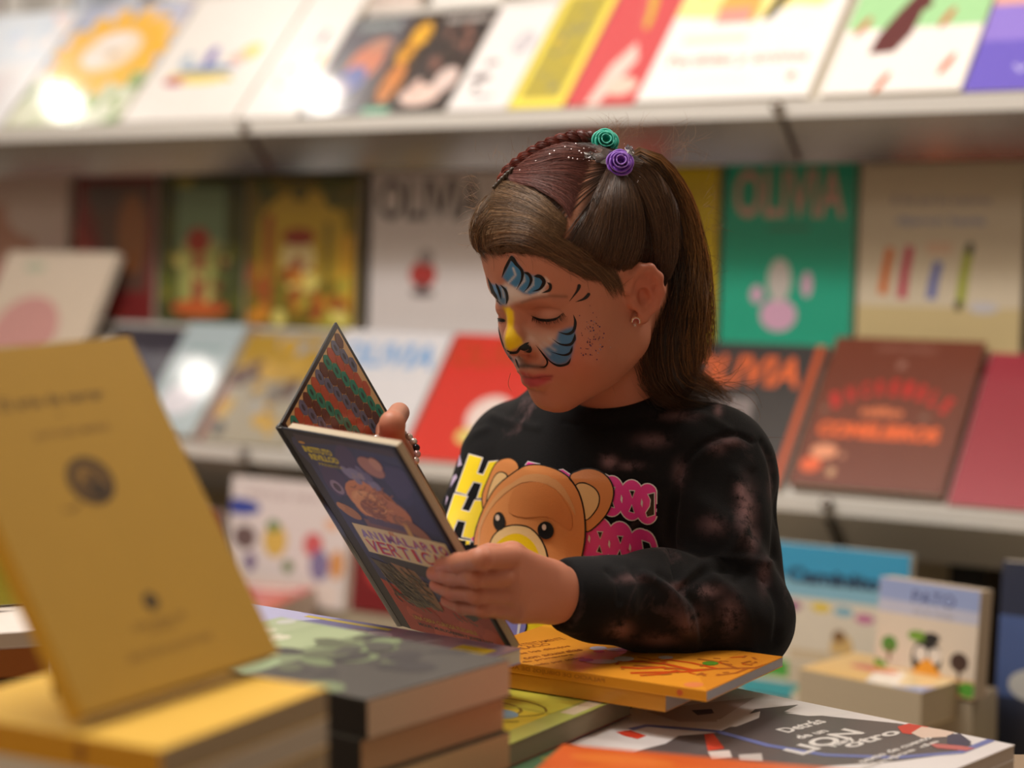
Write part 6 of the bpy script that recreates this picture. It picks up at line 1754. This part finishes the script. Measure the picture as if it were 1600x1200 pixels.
def strands_mesh(name, lst, parent, stuff=True):
    Vs, Fs, Cs = [], [], []; o_ = 0
    for pts, r_, c in lst:
        m_ = len(pts)
        if m_ < 3: continue
        tg = np.gradient(pts, axis=0); tg /= (np.linalg.norm(tg, axis=1)[:, None] + 1e-9)
        a_ = np.cross(tg, np.array((.37, .51, .77))); a_ /= (np.linalg.norm(a_, axis=1)[:, None] + 1e-9); b_ = np.cross(tg, a_)
        taper = np.minimum(1, np.minimum((np.arange(m_) + .6) / 1.2, (m_ - np.arange(m_)) / (m_ * .35)))[:, None] * r_
        ring = np.stack([pts + a_ * taper, pts + (-.5 * a_ + .866 * b_) * taper, pts + (-.5 * a_ - .866 * b_) * taper], 1).reshape(-1, 3)
        k = np.arange(m_ - 1)[:, None] * 3; j = np.arange(3)[None]; j2 = (j + 1) % 3
        Fs.append(np.stack([k + j, k + j2, k + 3 + j2, k + 3 + j], -1).reshape(-1, 4) + o_); Vs.append(ring); Cs.append(np.repeat(c, 3, 0)); o_ += len(ring)
    o = np_mesh(name, np.concatenate(Vs), np.concatenate(Fs), M_HAIR, parent, np.concatenate(Cs))
    o['kind'] = 'stuff'
    return o


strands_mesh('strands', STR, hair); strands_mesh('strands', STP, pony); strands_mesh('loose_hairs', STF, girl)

# braid along the crown, three plaited strands, dyed red
bp_ = [(766, 274), (778, 262), (795, 246), (815, 232), (840, 220), (868, 213), (895, 211), (920, 216), (934, 224)]
B3 = []
for x, y in bp_:
    q = bvh_cap.find_nearest(P(x, y, 1.69)); B3.append(tuple(q[0] + q[1] * .0045))
B3 = resamp(B3, 120); tb_ = np.gradient(B3, axis=0); tb_ /= np.linalg.norm(tb_, axis=1)[:, None]
nb = B3 - np.array(hc); nb -= (nb * tb_).sum(1)[:, None] * tb_; nb /= np.linalg.norm(nb, axis=1)[:, None]; sb = np.cross(tb_, nb)
STB_ = []; mb = MB()
for s_ in range(3):
    ph = s_ * 2 * math.pi / 3; u = np.linspace(0, 1, 120); w0 = u * 2 * math.pi * 3.7 + ph; amp = np.interp(u, [0, .1, .9, 1], [.003, .0062, .0074, .005])
    pth = B3 + sb * (np.sin(w0) * amp)[:, None] + nb * (np.sin(2 * w0) * amp * .42)[:, None]
    mb.tube([Vector(q) for q in pth[::2]], list((amp * .60)[::2]), (86, 34, 28), 8)
    tp = np.gradient(pth, axis=0); tp /= np.linalg.norm(tp, axis=1)[:, None]; ap = np.cross(tp, nb); ap /= np.linalg.norm(ap, axis=1)[:, None]; cp_ = np.cross(tp, ap)
    for i in range(70):
        a_ = rng.uniform(0, 6.28); rr = rng.uniform(.85, 1.12); aw = a_ + u * 1.5
        c = (Vc((110, 44, 36)) * (1 - .5) + Vc((190, 96, 76)) * rng.uniform(0, .7)) * rng.uniform(.6, 1.1)
        STB_.append(((pth + (ap * np.cos(aw)[:, None] + cp_ * np.sin(aw)[:, None]) * (amp * .62 * rr)[:, None])[::2], .00024, np.tile(c, (60, 1))))
braid = mb.build('braid', M_HAIR, girl, True); braid['label'] = 'reddish plait running over the crown'
strands_mesh('strands', STB_, braid)
# small dark plait end at the left temple
mb = MB(); tw_ = []
for i in range(24):
    q = bvh_cap.find_nearest(P(758 + i * 2.0, 285 - i * .75, 1.66)); tw_.append((q[0], q[1]))
for s_ in (0, math.pi):
    mb.tube([q[0] + q[1] * (.0022 + .0014 * math.cos(i * .9 + s_)) + UP * (.0016 * math.sin(i * .9 + s_)) for i, q in enumerate(tw_)], .0017, (58, 42, 28), 6)
mb.build('small_plait', M_HAIR, girl, True)
# glitter sprinkled in the parting
M_GLIT = flat_mat('glitter', (235, 225, 230), .15, metallic=.8)
mb = MB()
for x, y in [(873, 229), (822, 238), (893, 240), (905, 243), (912, 239), (861, 248), (895, 254), (902, 255), (889, 253), (884, 237), (900, 232), (776, 283), (751, 320), (742, 345), (868, 243), (908, 246), (918, 246), (806, 250), (816, 272), (840, 258)]:
    q = cast(bvh_cap, x, y, .0042)
    if q is not None: mb.sphere(q, rd.uniform(.0006, .0011), (235, 225, 230), 6, 4)
g_ = mb.build('hair_glitter', M_GLIT, girl, True); g_['kind'] = 'stuff'


# foam roses on the tie
def rose(px, py, d_, R_, col, rim, label):
    c = P(px, py, d_); n_ = (-(FW) + UP * .25 + RT * .1).normalized(); x_ = n_.orthogonal().normalized(); y_ = n_.cross(x_)
    mb = MB(); mr_ = MB()
    mb.sphere(tuple(c - n_ * R_ * .35), R_ * .78, col, 14, 9, (1, .9, 1))
    rd2 = random.Random(px)
    for ringi, (npet, r0, r1, h0, h1, span) in enumerate(((5, .55, 1.0, -.25, .42, 1.7), (5, .42, .80, -.05, .62, 1.8), (4, .30, .58, .1, .78, 2.1), (3, .16, .36, .25, .88, 2.6))):
        for k in range(npet):
            a0_ = 2 * math.pi * k / npet + ringi * .7; vs = []; nu, nv = 9, 6
            edge = []
            for i in range(nu):
                u_ = i / (nu - 1); aa = a0_ + (u_ - .5) * span
                for j in range(nv):
                    v_ = j / (nv - 1); bulge = math.sin(math.pi * u_) ** .5 if 0 < u_ < 1 else 0
                    r_ = R_ * (r0 + (r1 - r0) * (v_ ** .8) * (.72 + .28 * bulge)) + R_ * .05 * (u_ - .5); h_ = R_ * (h0 + (h1 - h0) * v_ * (.80 + .20 * bulge) - .16 * max(0, v_ - .75) * 4 * (1 if ringi < 2 else 0))
                    q = c + x_ * math.cos(aa) * r_ + y_ * math.sin(aa) * r_ + n_ * h_; vs.append(tuple(q))
                    if j == nv - 1: edge.append(q)
            fs = [(i * nv + j, (i + 1) * nv + j, (i + 1) * nv + j + 1, i * nv + j + 1) for i in range(nu - 1) for j in range(nv - 1)]
            mb.add(vs, fs, col); mr_.tube(edge, R_ * .045, rim, 5)
    o = mb.build('hair_rose', M_FOAM, hair, True); o['label'] = label
    for v_ in (0,): pass
    so = o.modifiers.new('s', 'SOLIDIFY'); so.thickness = R_ * .05
    o2 = mr_.build('petal_rims', M_FOAM, hair, True)
    return o


M_FOAM = col_mat('foam_petals', .45, .4)
rose(945, 223, topix(bvh_cap.find_nearest(P(945, 232, 1.68))[0])[2] - .006, .0118, (30, 158, 136), (90, 206, 184), 'teal green foam rose on the hair tie')
rose(968, 256, topix(cast(bvh_cap, 968, 258, 0))[2] - .008, .0118, (120, 64, 176), (164, 120, 214), 'purple foam rose on the hair tie')
# glittery tulle under the roses
TD = topix(cast(bvh_cap, 966, 262, 0))[2] - .005
mb = MB(); rd3 = random.Random(9); M_TUL = flat_mat('tulle', (142, 140, 142), .3, metallic=.3, bump=.5, bscale=300)
for (px, py, rx, ry, rot) in ((924, 243, 12, 6, .2), (984, 234, 9, 6, .9), (975, 278, 11, 7, 1.2), (948, 246, 20, 12, 0)):
    vs = [tuple(P(px, py, TD))]
    for k in range(14):
        a_ = k / 14 * 6.283; rr = 1 + .22 * math.sin(k * 2.6)
        x = rx * math.cos(a_) * rr; y = ry * math.sin(a_) * rr; vs.append(tuple(P(px + x * math.cos(rot) - y * math.sin(rot), py + x * math.sin(rot) + y * math.cos(rot), TD + rd3.uniform(-.002, .002))))
    mb.add(vs, [(0, k + 1, (k + 1) % 14 + 1) for k in range(14)], (120, 116, 120))
tl = mb.build('tulle', M_TUL, hair)
mb = MB()
for i in range(60):
    px, py = rd3.choice([(922, 242), (984, 232), (975, 282), (955, 275)]); q = P(rd3.gauss(px, 9), rd3.gauss(py, 6), TD - .004); mb.sphere(q, rd3.uniform(.0002, .0005), (230, 230, 230), 5, 3)
g_ = mb.build('tulle_glitter', M_GLIT, hair, True); g_['kind'] = 'stuff'

# earring: little enamel rainbow with a star
M_GOLD = col_mat('enamel_metal', .2, .6, metallic=.5)
ec = cast(bvh_body, 996, 501, .002) or P(993, 503, 1.66)
mb = MB()
for r_, c in ((.0040, (214, 150, 110)), (.0031, (226, 214, 206)), (.0022, (190, 80, 80))):
    mb.tube([ec + RT * (r_ * math.cos(a_)) + UP * (r_ * math.sin(a_)) - FW * .001 for a_ in np.linspace(-.6, 3.4, 12)], .0005, c, 6)
vs = [ec - UP * .0028 - RT * .001 - FW * .0012 + (RT * math.cos(math.pi / 2 + k * math.pi / 5) + UP * math.sin(math.pi / 2 + k * math.pi / 5)) * (.0022 if k % 2 == 0 else .0009) for k in range(10)]
mb.add([tuple(q) for q in vs] + [tuple(q + FW * .0008) for q in vs], [tuple(range(10)), tuple(range(19, 9, -1))] + [(k, k + 10, (k + 1) % 10 + 10, (k + 1) % 10) for k in range(10)], (226, 200, 190))
mb.build('earring', M_GOLD, girl, True)['label'] = 'tiny rainbow earring with a star'
# bead bracelets
e3 = (Vector(elR) - Vector(wrR)).normalized(); bx = e3.orthogonal().normalized(); by = e3.cross(bx); bc = P(612, 711, 1.600)
mb_w = MB()
for k in range(22):
    a_ = k / 22 * 6.283; mb_w.sphere(bc + (bx * math.cos(a_) + by * math.sin(a_)) * .0212, .0034, [(226, 214, 206), (226, 214, 206), (40, 38, 44), (206, 170, 170)][k % 4], 8, 6)
mb_w.build('bead_bracelet', M_GOLD, girl, True)['label'] = 'bracelet of white and black beads'
e4 = armdirL; bx = e4.orthogonal().normalized(); by = e4.cross(bx)
mb_w = MB()
for k in range(30):
    a_ = k / 30 * 6.283; mb_w.sphere(Vector(wrL) + e4 * -.004 + (bx * math.cos(a_) + by * math.sin(a_)) * .0228, .0012, (206, 200, 200), 6, 4)
mb_w.build('bead_bracelet', M_GOLD, girl, True)['label'] = 'thin bracelet of tiny clear beads'
